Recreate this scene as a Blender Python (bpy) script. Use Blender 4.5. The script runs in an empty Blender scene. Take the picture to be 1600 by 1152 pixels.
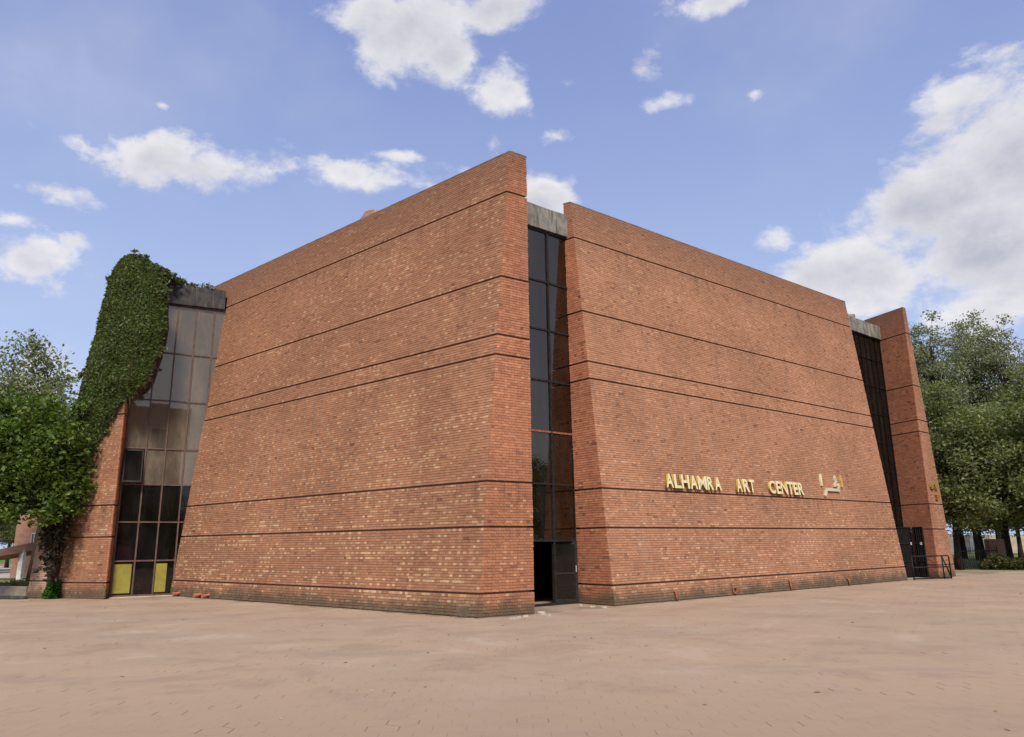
import bpy, bmesh, math, random
import numpy as np
from mathutils import Vector, Matrix

# ------------------------------------------------------------------ camera, sky, sun, exposure
EYE = 1.85
FPX, PITCH, ROLL = 1172.2, math.radians(13.149), math.radians(0.7246)
scene = bpy.context.scene
C = scene.collection
cam_d = bpy.data.cameras.new('camera')
cam = bpy.data.objects.new('camera', cam_d)
C.objects.link(cam)
cam_d.sensor_width = 36.0
cam_d.lens = FPX / 1600.0 * 36.0
cam_d.clip_start, cam_d.clip_end = 0.1, 3000
cp, sp, cr, sr = math.cos(PITCH), math.sin(PITCH), math.cos(ROLL), math.sin(ROLL)
r0, u0, fw = Vector((1, 0, 0)), Vector((0, -sp, cp)), Vector((0, cp, sp))
rt, up = cr * r0 - sr * u0, sr * r0 + cr * u0
cam.matrix_world = Matrix(((rt.x, up.x, -fw.x, 0), (rt.y, up.y, -fw.y, 0), (rt.z, up.z, -fw.z, EYE), (0, 0, 0, 1)))
scene.camera = cam

SUN_AZ, SUN_EL = math.radians(176), math.radians(47)      # azimuth from +Y clockwise
world = bpy.data.worlds.new('World')
scene.world = world
world.use_nodes = True
SKY_STRENGTH = 0.070
scene.view_settings.view_transform = 'Standard'
scene.view_settings.look = 'None'
scene.view_settings.gamma = 1.0
scene.view_settings.exposure = 0.85
sun_d = bpy.data.lights.new('sun', 'SUN')
sun_d.energy = 2.8
sun_d.angle = math.radians(10)
sun_d.color = (1.0, 0.93, 0.84)
sun = bpy.data.objects.new('sun', sun_d)
C.objects.link(sun)
sdir = Vector((math.sin(SUN_AZ) * math.cos(SUN_EL), math.cos(SUN_AZ) * math.cos(SUN_EL), math.sin(SUN_EL)))
sun.rotation_euler = sdir.to_track_quat('Z', 'Y').to_euler()
sun.location = (20, -20, 40)


def pdir(u, v):
    """direction of a photograph pixel (1600 x 1152)"""
    X, Y = u - 800.0, 576.0 - v
    X, Y = X * cr + Y * sr, -X * sr + Y * cr
    return Vector((X, FPX * cp - Y * sp, FPX * sp + Y * cp)).normalized()


def ground_at(u, v, z=0.0):
    d = pdir(u, v)
    t = (z - EYE) / d.z
    return Vector((d.x * t, d.y * t, z))


def on_plane(u, v, p, n):
    d = pdir(u, v)
    o = Vector((0, 0, EYE))
    n = Vector(n)
    t = (Vector(p) - o).dot(n) / d.dot(n)
    return o + d * t


def at_depth(u, v, y):
    d = pdir(u, v)
    return Vector((0, 0, EYE)) + d * (y / d.y)


# ---- world: Nishita sky with cumulus
def build_world():
    nt = world.node_tree
    N, L = nt.nodes, nt.links
    N.clear()

    def nd(t, **k):
        n = N.new(t)
        for a, b in k.items():
            setattr(n, a, b)
        return n

    def math_(op, a, b=None, c=None, clamp=False):
        n = nd('ShaderNodeMath', operation=op, use_clamp=clamp)
        for i, x in enumerate((a, b, c)):
            if x is None:
                continue
            if isinstance(x, (int, float)):
                n.inputs[i].default_value = x
            else:
                L.new(x, n.inputs[i])
        return n.outputs[0]
    out = nd('ShaderNodeOutputWorld')
    bg = nd('ShaderNodeBackground')
    bg.inputs[1].default_value = SKY_STRENGTH
    L.new(bg.outputs[0], out.inputs[0])
    sky = nd('ShaderNodeTexSky', sky_type='NISHITA')
    sky.sun_disc = False
    sky.sun_elevation = SUN_EL
    sky.sun_rotation = SUN_AZ
    sky.altitude = 200
    sky.air_density = 1.0
    sky.dust_density = 1.6
    sky.ozone_density = 1.6
    hs = nd('ShaderNodeMix', data_type='RGBA', blend_type='MIX')
    hs.inputs[0].default_value = SKY_MIX
    L.new(sky.outputs[0], hs.inputs[6])
    hs.inputs[7].default_value = SKY_TINT
    tc = nd('ShaderNodeTexCoord')
    sep = nd('ShaderNodeSeparateXYZ')
    L.new(tc.outputs['Generated'], sep.inputs[0])
    x, y, z = sep.outputs
    az = math_('ARCTAN2', x, y)
    azm = math_('SUBTRACT', math_('PINGPONG', math_('ADD', az, 0.72), 1.44), 0.72)
    el = math_('ARCSINE', z)
    comb = nd('ShaderNodeCombineXYZ')
    L.new(azm, comb.inputs[0])
    L.new(el, comb.inputs[1])
    # warp + billow noise
    def noise(scale, detail, rough, vec, dist=0.0):
        n = nd('ShaderNodeTexNoise')
        n.inputs['Scale'].default_value = scale
        n.inputs['Detail'].default_value = detail
        n.inputs['Roughness'].default_value = rough
        n.inputs['Distortion'].default_value = dist
        L.new(vec, n.inputs['Vector'])
        return n.outputs['Fac']
    mp = nd('ShaderNodeVectorMath', operation='MULTIPLY')
    mp.inputs[1].default_value = (1, 1, 1.5)
    L.new(tc.outputs['Generated'], mp.inputs[0])
    off = nd('ShaderNodeVectorMath', operation='ADD')
    off.inputs[1].default_value = (0.012, -0.006, 0.035)
    L.new(mp.outputs[0], off.inputs[0])
    n1 = noise(8, 11, 0.62, mp.outputs[0], 0.12)
    n1b = noise(8, 5, 0.62, off.outputs[0], 0.12)
    n2 = noise(3.0, 4, 0.5, mp.outputs[0])
    clouds = [  # px, py, rx, ry, opacity bias (0 solid .. 0.6 wisp)
        (628, 38, 74, 50, -.3), (705, 88, 42, 42, 0), (775, 15, 78, 34, 0), (795, 135, 48, 48, .1), (888, 132, 34, 20, .42),
        (1000, 112, 48, 34, .42), (1045, 158, 66, 20, .5), (1112, 4, 56, 24, .2), (235, 245, 92, 62, .12), (305, 268, 108, 42, .25),
        (75, 298, 112, 34, .34), (535, 264, 90, 28, .25), (612, 242, 60, 14, .5), (28, 398, 78, 46, .16), (20, 345, 60, 20, .35), (116, 376, 28, 14, .3),
        (255, 165, 26, 12, .25), (1592, 250, 98, 84, -.8), (1440, 325, 95, 46, -.5), (1545, 385, 150, 80, -.75), (1385, 432, 105, 46, -.55), (1500, 300, 70, 60, -.5),
        (1265, 432, 78, 40, 0), (1212, 372, 34, 34, .3), (848, 312, 44, 36, 0), (100, 592, 92, 54, .05), (1545, 490, 100, 60, .3),
        (1570, 80, 110, 30, .62), (770, 225, 22, 30, .5), (720, 280, 90, 30, .5), (1180, 146, 30, 14, .6), (1420, 470, 90, 40, .1), (870, 215, 40, 26, .6)]
    dmin = None
    for (px, py, rx, ry, b) in clouds:
        d = pdir(px, py)
        a0, e0 = math.atan2(d.x, d.y), math.asin(d.z)
        d1, d2 = pdir(px + rx, py), pdir(px, py - ry)
        ra = abs(math.atan2(d1.x, d1.y) - a0)
        re = abs(math.asin(d2.z) - e0)
        s = nd('ShaderNodeVectorMath', operation='SUBTRACT')
        s.inputs[1].default_value = (a0, e0, 0)
        L.new(comb.outputs[0], s.inputs[0])
        m = nd('ShaderNodeVectorMath', operation='MULTIPLY')
        m.inputs[1].default_value = (1 / ra, 1 / re, 0)
        L.new(s.outputs[0], m.inputs[0])
        ln = nd('ShaderNodeVectorMath', operation='LENGTH')
        L.new(m.outputs[0], ln.inputs[0])
        v = math_('ADD', ln.outputs['Value'], b)
        dmin = v if dmin is None else math_('SMOOTH_MIN', dmin, v, 0.15)
    nn = math_('ADD', math_('MULTIPLY', math_('SUBTRACT', n1, 0.5), 5.6), math_('MULTIPLY', math_('SUBTRACT', n2, 0.5), 0.8))
    field = math_('SUBTRACT', math_('SUBTRACT', 1.0, dmin), math_('MULTIPLY', nn, 1.0))
    mr = nd('ShaderNodeMapRange', interpolation_type='SMOOTHSTEP')
    L.new(field, mr.inputs[0])
    mr.inputs[1].default_value = -0.34
    mr.inputs[2].default_value = 0.72
    mr.inputs[3].default_value = 0.0
    mr.inputs[4].default_value = 0.93
    # thin veil everywhere
    veil = nd('ShaderNodeMapRange', interpolation_type='SMOOTHSTEP')
    L.new(n2, veil.inputs[0])
    veil.inputs[1].default_value = 0.45
    veil.inputs[2].default_value = 0.8
    veil.inputs[4].default_value = 0.22
    hz = nd('ShaderNodeMapRange', interpolation_type='SMOOTHSTEP')
    L.new(el, hz.inputs[0])
    hz.inputs[1].default_value = 0.72
    hz.inputs[2].default_value = 0.0
    hz.inputs[4].default_value = 0.80
    dens = math_('MAXIMUM', mr.outputs[0], veil.outputs[0])
    sh = nd('ShaderNodeMapRange')
    L.new(math_('SUBTRACT', n1, n1b), sh.inputs[0])
    sh.inputs[1].default_value = -0.16
    sh.inputs[2].default_value = 0.10
    core = nd('ShaderNodeMapRange')
    L.new(field, core.inputs[0])
    core.inputs[1].default_value = 0.3
    core.inputs[2].default_value = 1.6
    core.inputs[3].default_value = 0.0
    core.inputs[4].default_value = 0.55
    shade = math_('SUBTRACT', 1.0, math_('MULTIPLY', math_('ADD', core.outputs[0], math_('MULTIPLY', sh.outputs[0], 0.45)), 1.0), clamp=True)
    cc = nd('ShaderNodeMix', data_type='RGBA')
    L.new(shade, cc.inputs[0])
    cc.inputs[6].default_value = CLOUD_GREY
    cc.inputs[7].default_value = CLOUD_WHITE
    mixh = nd('ShaderNodeMix', data_type='RGBA')
    L.new(hz.outputs[0], mixh.inputs[0])
    L.new(hs.outputs[2], mixh.inputs[6])
    mixh.inputs[7].default_value = HORIZON
    mix = nd('ShaderNodeMix', data_type='RGBA')
    L.new(dens, mix.inputs[0])
    L.new(mixh.outputs[2], mix.inputs[6])
    L.new(cc.outputs[2], mix.inputs[7])
    L.new(mix.outputs[2], bg.inputs[0])


SKY_MIX, SKY_TINT = 0.62, (2.55, 3.25, 6.4, 1)
HORIZON = (4.4, 5.4, 7.6, 1)
CLOUD_GREY, CLOUD_WHITE = (4.0, 4.05, 4.7, 1), (7.5, 7.35, 7.35, 1)
build_world()

# ------------------------------------------------------------------ helpers
rng = np.random.RandomState(7)
random.seed(7)


def tag(o, label=None, cat=None, group=None, kind=None):
    for k, v in (('label', label), ('category', cat), ('group', group), ('kind', kind)):
        if v:
            o[k] = v
    return o


def empty(name, loc=(0, 0, 0), label=None, cat=None, group=None):
    o = bpy.data.objects.new(name, None)
    C.objects.link(o)
    o.location = loc
    o.empty_display_size = 0.3
    return tag(o, label, cat, group)


def link(name, me, mat, parent=None):
    o = bpy.data.objects.new(name, me)
    C.objects.link(o)
    if mat and not me.materials:
        me.materials.append(mat)
    if parent is not None:
        o.parent = parent
        if parent.type == 'EMPTY' and parent.parent is None and parent.location.length > 0:
            o.matrix_parent_inverse = Matrix.Translation(-parent.location)
    return o


class MB:
    """collects world-space geometry for one mesh"""
    def __init__(s):
        s.v, s.f = [], []

    def add(s, vs, fs):
        b = len(s.v)
        s.v += [tuple(v) for v in vs]
        s.f += [tuple(i + b for i in f) for f in fs]
        return s

    def hexa(s, c):
        return s.add(c, [(3, 2, 1, 0), (4, 5, 6, 7), (0, 1, 5, 4), (1, 2, 6, 5), (2, 3, 7, 6), (3, 0, 4, 7)])

    def box(s, o, ax, ay, az, x, y, z):
        """box on axes ax,ay,az at origin o with ranges"""
        o, ax, ay, az = Vector(o), Vector(ax), Vector(ay), Vector(az)
        P = lambda a, b, c: o + ax * a + ay * b + az * c
        return s.hexa([P(x[0], y[0], z[0]), P(x[1], y[0], z[0]), P(x[1], y[1], z[0]), P(x[0], y[1], z[0]),
                       P(x[0], y[0], z[1]), P(x[1], y[0], z[1]), P(x[1], y[1], z[1]), P(x[0], y[1], z[1])])

    def tube(s, pts, rad, n=8, caps=True):
        pts = [Vector(p) for p in pts]
        if isinstance(rad, (int, float)):
            rad = [rad] * len(pts)
        rings = []
        ref = Vector((0.31, 0.17, 0.93))
        for i, p in enumerate(pts):
            d = (pts[min(i + 1, len(pts) - 1)] - pts[max(i - 1, 0)])
            d = d.normalized() if d.length > 1e-9 else Vector((0, 0, 1))
            a = d.cross(ref if abs(d.dot(ref)) < .95 else Vector((1, 0, 0))).normalized()
            b = d.cross(a)
            rings.append([p + (a * math.cos(2 * math.pi * k / n) + b * math.sin(2 * math.pi * k / n)) * rad[i] for k in range(n)])
        vs = [v for r in rings for v in r]
        fs = []
        for i in range(len(pts) - 1):
            for k in range(n):
                k2 = (k + 1) % n
                fs.append((i * n + k, i * n + k2, (i + 1) * n + k2, (i + 1) * n + k))
        if caps:
            fs.append(tuple(range(n - 1, -1, -1)))
            fs.append(tuple((len(pts) - 1) * n + k for k in range(n)))
        return s.add(vs, fs)

    def build(s, name, mat, parent=None, smooth=False, bevel=0):
        me = bpy.data.meshes.new(name)
        me.from_pydata(s.v, [], s.f)
        bm = bmesh.new()
        bm.from_mesh(me)
        bmesh.ops.recalc_face_normals(bm, faces=bm.faces)
        if bevel:
            bmesh.ops.bevel(bm, geom=list(bm.edges), offset=bevel, segments=1, affect='EDGES', clamp_overlap=True)
        bm.to_mesh(me)
        bm.free()
        if smooth:
            me.shade_smooth()
        return link(name, me, mat, parent)


def np_mesh(name, verts, quads, mat, parent=None, tint=None, smooth=False):
    """verts (N,3), quads (M,4), tint (N,3)"""
    me = bpy.data.meshes.new(name)
    verts = np.ascontiguousarray(verts, np.float32)
    quads = np.ascontiguousarray(quads, np.int32)
    me.vertices.add(len(verts))
    me.vertices.foreach_set('co', verts.ravel())
    me.loops.add(quads.size)
    me.loops.foreach_set('vertex_index', quads.ravel())
    me.polygons.add(len(quads))
    k = quads.shape[1]
    me.polygons.foreach_set('loop_start', np.arange(0, quads.size, k, dtype=np.int32))
    me.update(calc_edges=True)
    if tint is not None:
        a = me.attributes.new('tint', 'FLOAT_COLOR', 'POINT')
        a.data.foreach_set('color', np.c_[tint, np.ones(len(tint))].astype(np.float32).ravel())
    if smooth:
        me.shade_smooth()
    else:
        me.shade_flat()
    me.validate()
    return link(name, me, mat, parent)


def vnoise(x, y, seed):
    """2-D value noise, 0..1"""
    tab = np.random.RandomState(seed).rand(64, 64)
    xi, yi = np.floor(x).astype(int), np.floor(y).astype(int)
    fx, fy = x - xi, y - yi
    fx, fy = fx * fx * (3 - 2 * fx), fy * fy * (3 - 2 * fy)
    g = lambda a, b: tab[a % 64, b % 64]
    return (g(xi, yi) * (1 - fx) + g(xi + 1, yi) * fx) * (1 - fy) + (g(xi, yi + 1) * (1 - fx) + g(xi + 1, yi + 1) * fx) * fy


# ------------------------------------------------------------------ materials
class Mat:
    def __init__(s, name, rough=0.8, spec=0.25):
        s.m = bpy.data.materials.new(name)
        s.m.use_nodes = True
        s.nt = s.m.node_tree
        s.N, s.L = s.nt.nodes, s.nt.links
        s.b = s.N['Principled BSDF']
        s.b.inputs['Roughness'].default_value = rough
        s.b.inputs['Specular IOR Level'].default_value = spec

    def node(s, t, **k):
        n = s.N.new(t)
        for a, b in k.items():
            setattr(n, a, b)
        return n

    def pos(s):
        return s.node('ShaderNodeNewGeometry').outputs['Position']

    def noise(s, scale, detail=5, rough=.55, vec=None, stretch=None, dist=0):
        n = s.node('ShaderNodeTexNoise')
        n.inputs['Scale'].default_value = scale
        n.inputs['Detail'].default_value = detail
        n.inputs['Roughness'].default_value = rough
        n.inputs['Distortion'].default_value = dist
        vec = vec or s.pos()
        if stretch:
            m = s.node('ShaderNodeVectorMath', operation='MULTIPLY')
            m.inputs[1].default_value = stretch
            s.L.new(vec, m.inputs[0])
            vec = m.outputs[0]
        s.L.new(vec, n.inputs['Vector'])
        return n.outputs['Fac']

    def ramp(s, fac, lo, hi, a=0.0, b=1.0):
        n = s.node('ShaderNodeMapRange', interpolation_type='SMOOTHSTEP')
        s.L.new(fac, n.inputs[0])
        for i, v in enumerate((lo, hi, a, b)):
            n.inputs[i + 1].default_value = v
        return n.outputs[0]

    def mix(s, fac, a, b, mode='MIX'):
        n = s.node('ShaderNodeMix', data_type='RGBA', blend_type=mode)
        for i, v in ((0, fac), (6, a), (7, b)):
            if isinstance(v, (int, float)):
                n.inputs[i].default_value = v
            elif isinstance(v, tuple):
                n.inputs[i].default_value = (*v, 1) if len(v) == 3 else v
            else:
                s.L.new(v, n.inputs[i])
        return n.outputs[2]

    def math(s, op, a, b=None):
        n = s.node('ShaderNodeMath', operation=op)
        for i, v in enumerate((a, b)):
            if v is None:
                continue
            if isinstance(v, (int, float)):
                n.inputs[i].default_value = v
            else:
                s.L.new(v, n.inputs[i])
        return n.outputs[0]

    def color(s, c):
        if isinstance(c, tuple):
            s.b.inputs['Base Color'].default_value = (*c, 1)
        else:
            s.L.new(c, s.b.inputs['Base Color'])
        return s

    def bump(s, h, strength=.3, dist=.01):
        n = s.node('ShaderNodeBump')
        n.inputs['Strength'].default_value = strength
        n.inputs['Distance'].default_value = dist
        s.L.new(h, n.inputs['Height'])
        s.L.new(n.outputs[0], s.b.inputs['Normal'])
        return s


def brick_dirt(M, col):
    """weathering on brick: base splash, sooty parapet, long faint runs"""
    p = M.pos()
    sep = M.node('ShaderNodeSeparateXYZ')
    M.L.new(p, sep.inputs[0])
    z = sep.outputs[2]
    n = M.noise(1.3, 6, .65, p)
    nb = M.noise(0.35, 4, .6, p)
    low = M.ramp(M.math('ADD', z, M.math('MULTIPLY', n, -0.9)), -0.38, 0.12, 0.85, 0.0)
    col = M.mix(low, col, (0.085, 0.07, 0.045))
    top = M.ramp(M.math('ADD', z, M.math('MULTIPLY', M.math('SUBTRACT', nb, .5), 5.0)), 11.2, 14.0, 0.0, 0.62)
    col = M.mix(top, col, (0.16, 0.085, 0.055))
    streak = M.noise(1.0, 5, .6, p, stretch=(2.2, 2.2, .16))
    run = M.ramp(streak, .58, .76, 0.0, 0.22)
    col = M.mix(run, col, (0.12, 0.08, 0.06))
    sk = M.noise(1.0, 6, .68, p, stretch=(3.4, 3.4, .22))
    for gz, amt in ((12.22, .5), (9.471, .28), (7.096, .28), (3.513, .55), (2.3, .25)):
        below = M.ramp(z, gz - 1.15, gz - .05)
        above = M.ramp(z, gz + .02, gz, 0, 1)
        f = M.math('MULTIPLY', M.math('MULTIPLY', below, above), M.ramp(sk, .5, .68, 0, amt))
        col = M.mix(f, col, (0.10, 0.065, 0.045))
    salt = M.ramp(M.noise(.9, 6, .7, p, stretch=(1, 1, .5)), .60, .74, 0, .20)
    col = M.mix(salt, col, (0.50, 0.38, 0.29))
    big = M.ramp(nb, .35, .7, 0.92, 1.12)
    vm = M.node('ShaderNodeVectorMath', operation='SCALE')
    M.L.new(col, vm.inputs[0])
    M.L.new(big, vm.inputs['Scale'])
    return vm.outputs[0]


def mat_brick(name, src):
    M = Mat(name, .92, .12)
    if src == 'attr':
        a = M.node('ShaderNodeAttribute')
        a.attribute_name = 'tint'
        c = a.outputs['Color']
    else:
        c = M.node('ShaderNodeObjectInfo').outputs['Color']
    fine = M.noise(38, 5, .7)
    c = M.mix(M.ramp(fine, .35, .8, 0, .35), c, (0.24, 0.115, 0.07))
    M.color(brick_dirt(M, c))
    M.bump(M.noise(90, 4, .7), .35, .006)
    return M.m


def mat_noise(name, a, b, scale, rough=.85, spec=.2, lo=.35, hi=.7, detail=6, bump=.25, bdist=.01, stretch=None):
    M = Mat(name, rough, spec)
    n = M.noise(scale, detail, .62, stretch=stretch)
    M.color(M.mix(M.ramp(n, lo, hi), a, b))
    if bump:
        M.bump(M.noise(scale * 6, 4, .6), bump, bdist)
    return M.m


def mat_glass(name, tint, trans, refl, dust=(.02, .16), dustc=(.12, .1, .08)):
    M = Mat(name)
    M.N.remove(M.b)
    out = [n for n in M.N if n.type == 'OUTPUT_MATERIAL'][0]
    tr = M.node('ShaderNodeBsdfTransparent')
    tr.inputs[0].default_value = (*[t * trans for t in tint], 1)
    gl = M.node('ShaderNodeBsdfGlossy')
    gl.inputs['Color'].default_value = (*tint, 1)
    gl.inputs['Roughness'].default_value = 0.015
    bp = M.node('ShaderNodeBump')
    bp.inputs['Strength'].default_value = .02
    bp.inputs['Distance'].default_value = .02
    M.L.new(M.noise(1.2, 2, .5), bp.inputs['Height'])
    M.L.new(bp.outputs[0], gl.inputs['Normal'])
    fr = M.node('ShaderNodeFresnel')
    fr.inputs['IOR'].default_value = refl
    df = M.node('ShaderNodeBsdfDiffuse')
    df.inputs['Color'].default_value = (*dustc, 1)
    dirt = M.ramp(M.noise(1.1, 7, .7, stretch=(1, 1, .35)), .4, .7, *dust)
    m1 = M.node('ShaderNodeMixShader')
    M.L.new(fr.outputs[0], m1.inputs[0])
    M.L.new(tr.outputs[0], m1.inputs[1])
    M.L.new(gl.outputs[0], m1.inputs[2])
    m2 = M.node('ShaderNodeMixShader')
    M.L.new(dirt, m2.inputs[0])
    M.L.new(m1.outputs[0], m2.inputs[1])
    M.L.new(df.outputs[0], m2.inputs[2])
    M.L.new(m2.outputs[0], out.inputs[0])
    return M.m


def mat_leaf(name, gain=1.0):
    M = Mat(name, .55, .35)
    M.N.remove(M.b)
    out = [n for n in M.N if n.type == 'OUTPUT_MATERIAL'][0]
    a = M.node('ShaderNodeAttribute')
    a.attribute_name = 'tint'
    pb = M.node('ShaderNodeBsdfPrincipled')
    pb.inputs['Roughness'].default_value = .5
    pb.inputs['Specular IOR Level'].default_value = .3
    M.L.new(a.outputs['Color'], pb.inputs['Base Color'])
    tl = M.node('ShaderNodeBsdfTranslucent')
    g = M.mix(1.0, a.outputs['Color'], (1.5 * gain, 1.6 * gain, .7 * gain), 'MULTIPLY')
    M.L.new(g, tl.inputs[0])
    mx = M.node('ShaderNodeMixShader')
    mx.inputs[0].default_value = .35
    M.L.new(pb.outputs[0], mx.inputs[1])
    M.L.new(tl.outputs[0], mx.inputs[2])
    M.L.new(mx.outputs[0], out.inputs[0])
    return M.m


MT = {}
MT['brick'] = mat_brick('brick_fired', 'attr')
MT['brick_one'] = mat_brick('brick_fired_single', 'obj')


def mk_mortar():
    M = Mat('mortar', .95, .1)
    n = M.noise(6, 6, .6)
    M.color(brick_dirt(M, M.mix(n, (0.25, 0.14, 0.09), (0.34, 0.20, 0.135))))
    M.bump(M.noise(60, 3, .6), .4, .01)
    return M.m


MT['mortar'] = mk_mortar()
MT['coping'] = mat_noise('coping_render', (.17, .12, .09), (.09, .065, .05), 2.2, bump=.4)


def mk_concrete(name, a, b, c):
    M = Mat(name, .9, .15)
    n = M.noise(2.5, 7, .65)
    s = M.noise(1.6, 6, .65, stretch=(3, 3, .35))
    col = M.mix(M.ramp(n, .35, .68), a, b)
    col = M.mix(M.ramp(s, .5, .66), col, c)
    M.color(col)
    M.bump(M.noise(14, 6, .65), .5, .02)
    return M.m


MT['beam_dark'] = mk_concrete('beam_concrete_sooty', (.07, .062, .058), (.035, .032, .032), (.11, .095, .08))
MT['beam_grey'] = mk_concrete('beam_concrete_grey', (.26, .24, .20), (.13, .125, .11), (.08, .08, .065))
MT['glass_tan'] = mat_glass('glass_bronze', (.95, .76, .56), .22, 2.6, (.22, .50), (.26, .205, .145))
MT['glass_dark'] = mat_glass('glass_smoked', (1.0, .80, .62), .14, 1.95, (.02, .14))
MT['glass_clear'] = mat_glass('glass_clear', (.95, .95, .95), .62, 1.42, (.02, .08))
MT['glass_smoke'] = mat_glass('glass_smoke', (.8, .6, .5), .3, 1.22, (.02, .1))
MT['mullion_brown'] = mat_noise('mullion_brown', (.125, .072, .048), (.075, .047, .036), 5, .6, .3)
MT['mullion_black'] = mat_noise('mullion_black', (.012, .011, .010), (.026, .023, .021), 6, .7, .2)
MT['mullion_dark'] = mat_noise('mullion_dark', (.006, .005, .005), (.012, .010, .009), 6, .8, .1)
MT['rust'] = mat_noise('rusty_steel', (.30, .11, .045), (.18, .065, .03), 12, .8, .2)
MT['black_steel'] = mat_noise('black_painted_steel', (.007, .007, .008), (.016, .013, .012), 9, .6, .2)
MT['yellow_board'] = mat_noise('yellow_board', (.26, .225, .04), (.20, .17, .035), 3, .7, .2)
MT['curtain'] = mat_noise('olive_curtain', (.19, .17, .07), (.10, .09, .04), 8, .9, .1, stretch=(6, 6, .3))
MT['red_cloth'] = mat_noise('red_cloth', (.55, .03, .10), (.16, .01, .03), 4, .8, .2)
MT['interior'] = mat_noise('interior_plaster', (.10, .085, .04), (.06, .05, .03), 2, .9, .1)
MT['roof'] = mat_noise('roof_screed', (.2, .18, .16), (.12, .11, .10), 1.2, .9, .1)
MT['gold'] = mat_noise('gold_letter', (.68, .60, .36), (.58, .50, .27), 5, .45, .4, bump=.1)
MT['gold_side'] = mat_noise('gold_letter_side', (.52, .34, .07), (.40, .25, .05), 5, .5, .4, bump=.1)
MT['cream'] = mat_noise('cream_letter', (.52, .46, .30), (.42, .37, .24), 5, .5, .35, bump=.1)
MT['ochre'] = mat_noise('ochre_letter', (.27, .17, .03), (.19, .12, .025), 6, .6, .3, bump=.1)
MT['terracotta'] = mat_noise('terracotta', (.42, .13, .07), (.30, .10, .06), 9, .8, .2)
MT['pale_concrete'] = mat_noise('pale_concrete', (.42, .36, .28), (.27, .23, .17), 1.6, .9, .15)
MT['white_paint'] = mat_noise('white_paint', (.62, .62, .58), (.45, .45, .42), 3, .7, .2)
MT['tan_brick'] = mat_noise('tan_brick', (.50, .40, .30), (.40, .31, .23), 3, .9, .1)
MT['far_brick'] = mat_noise('far_brick', (.36, .20, .14), (.27, .14, .10), 3, .9, .1)
MT['bark'] = mat_noise('bark', (.050, .037, .028), (.025, .019, .015), 5, .95, .05, bump=.6, bdist=.05, stretch=(3, 3, .6))
MT['leaf'] = mat_leaf('leaf')
MT['vine_wood'] = mat_noise('vine_wood', (.075, .05, .035), (.035, .025, .02), 7, .95, .05)


def mk_ground():
    M = Mat('earth_and_lawn', .95, .1)
    n = M.noise(.12, 6, .6)
    g = M.noise(4, 6, .7)
    earth = M.mix(g, (.30, .23, .15), (.20, .15, .09))
    lawn = M.mix(g, (.055, .10, .02), (.10, .13, .035))
    M.color(M.mix(M.ramp(n, .40, .56), earth, lawn))
    M.bump(M.noise(9, 5, .7), .5, .04)
    return M.m


def mk_paving(name, joint=False):
    M = Mat(name, .88, .18)
    big = M.noise(.16, 5, .6, dist=.4)
    mid = M.noise(.55, 7, .68, dist=.3)
    fine = M.noise(14, 6, .7)
    a = M.mix(M.ramp(big, .34, .68), (.338, .238, .160), (.305, .229, .160))
    a = M.mix(M.ramp(mid, .48, .64, 0, .6), a, (.255, .175, .125))
    a = M.mix(M.ramp(mid, .46, .32, 0, .55), a, (.40, .305, .235))
    st = M.noise(.30, 4, .7, stretch=(.6, 1.6, 1))
    a = M.mix(M.ramp(st, .54, .68, 0, .5), a, (.25, .19, .15))
    a = M.mix(M.ramp(fine, .40, .72, 0, .18), a, (.33, .25, .19))
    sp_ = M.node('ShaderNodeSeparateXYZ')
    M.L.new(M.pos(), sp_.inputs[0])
    vignette = M.ramp(M.math('ADD', sp_.outputs[1], M.math('MULTIPLY', M.math('SUBTRACT', mid, .5), 16.0)), 12.0, 2.5, 0, .75)  # lens vignette painted into the paving: browner towards the camera, edge broken by noise
    a = M.mix(vignette, a, (.230, .160, .108))
    if joint:
        jn = M.noise(.45, 3, .6)
        a = M.mix(M.ramp(jn, .42, .6, .1, .75), a, (.14, .105, .08))
    else:
        oi = M.node('ShaderNodeAttribute')
        oi.attribute_name = 'tint'
    M.color(a)
    M.bump(M.noise(45, 5, .7), .25, .006)
    return M.m


MT['ground'] = mk_ground()
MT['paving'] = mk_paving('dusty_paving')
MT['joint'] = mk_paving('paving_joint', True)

# ------------------------------------------------------------------ ground
def sheet(name, pts, z, mat, kind='structure'):
    me = bpy.data.meshes.new(name)
    me.from_pydata([(x, y, z) for x, y in pts], [], [tuple(range(len(pts)))])
    o = link(name, me, mat)
    return tag(o, kind=kind)


sheet('ground', [(-1200, -1200), (1200, -1200), (1200, 1500), (-1200, 1500)], -0.03, MT['ground'])
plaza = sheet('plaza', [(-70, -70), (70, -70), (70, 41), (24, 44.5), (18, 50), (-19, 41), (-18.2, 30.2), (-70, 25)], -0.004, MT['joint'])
path_p = [ground_at(-60, 903), ground_at(60, 903), ground_at(60, 884), ground_at(-60, 884)]
sheet('path', [(p.x, p.y) for p in path_p], -0.022, MT['pale_concrete'])

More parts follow.
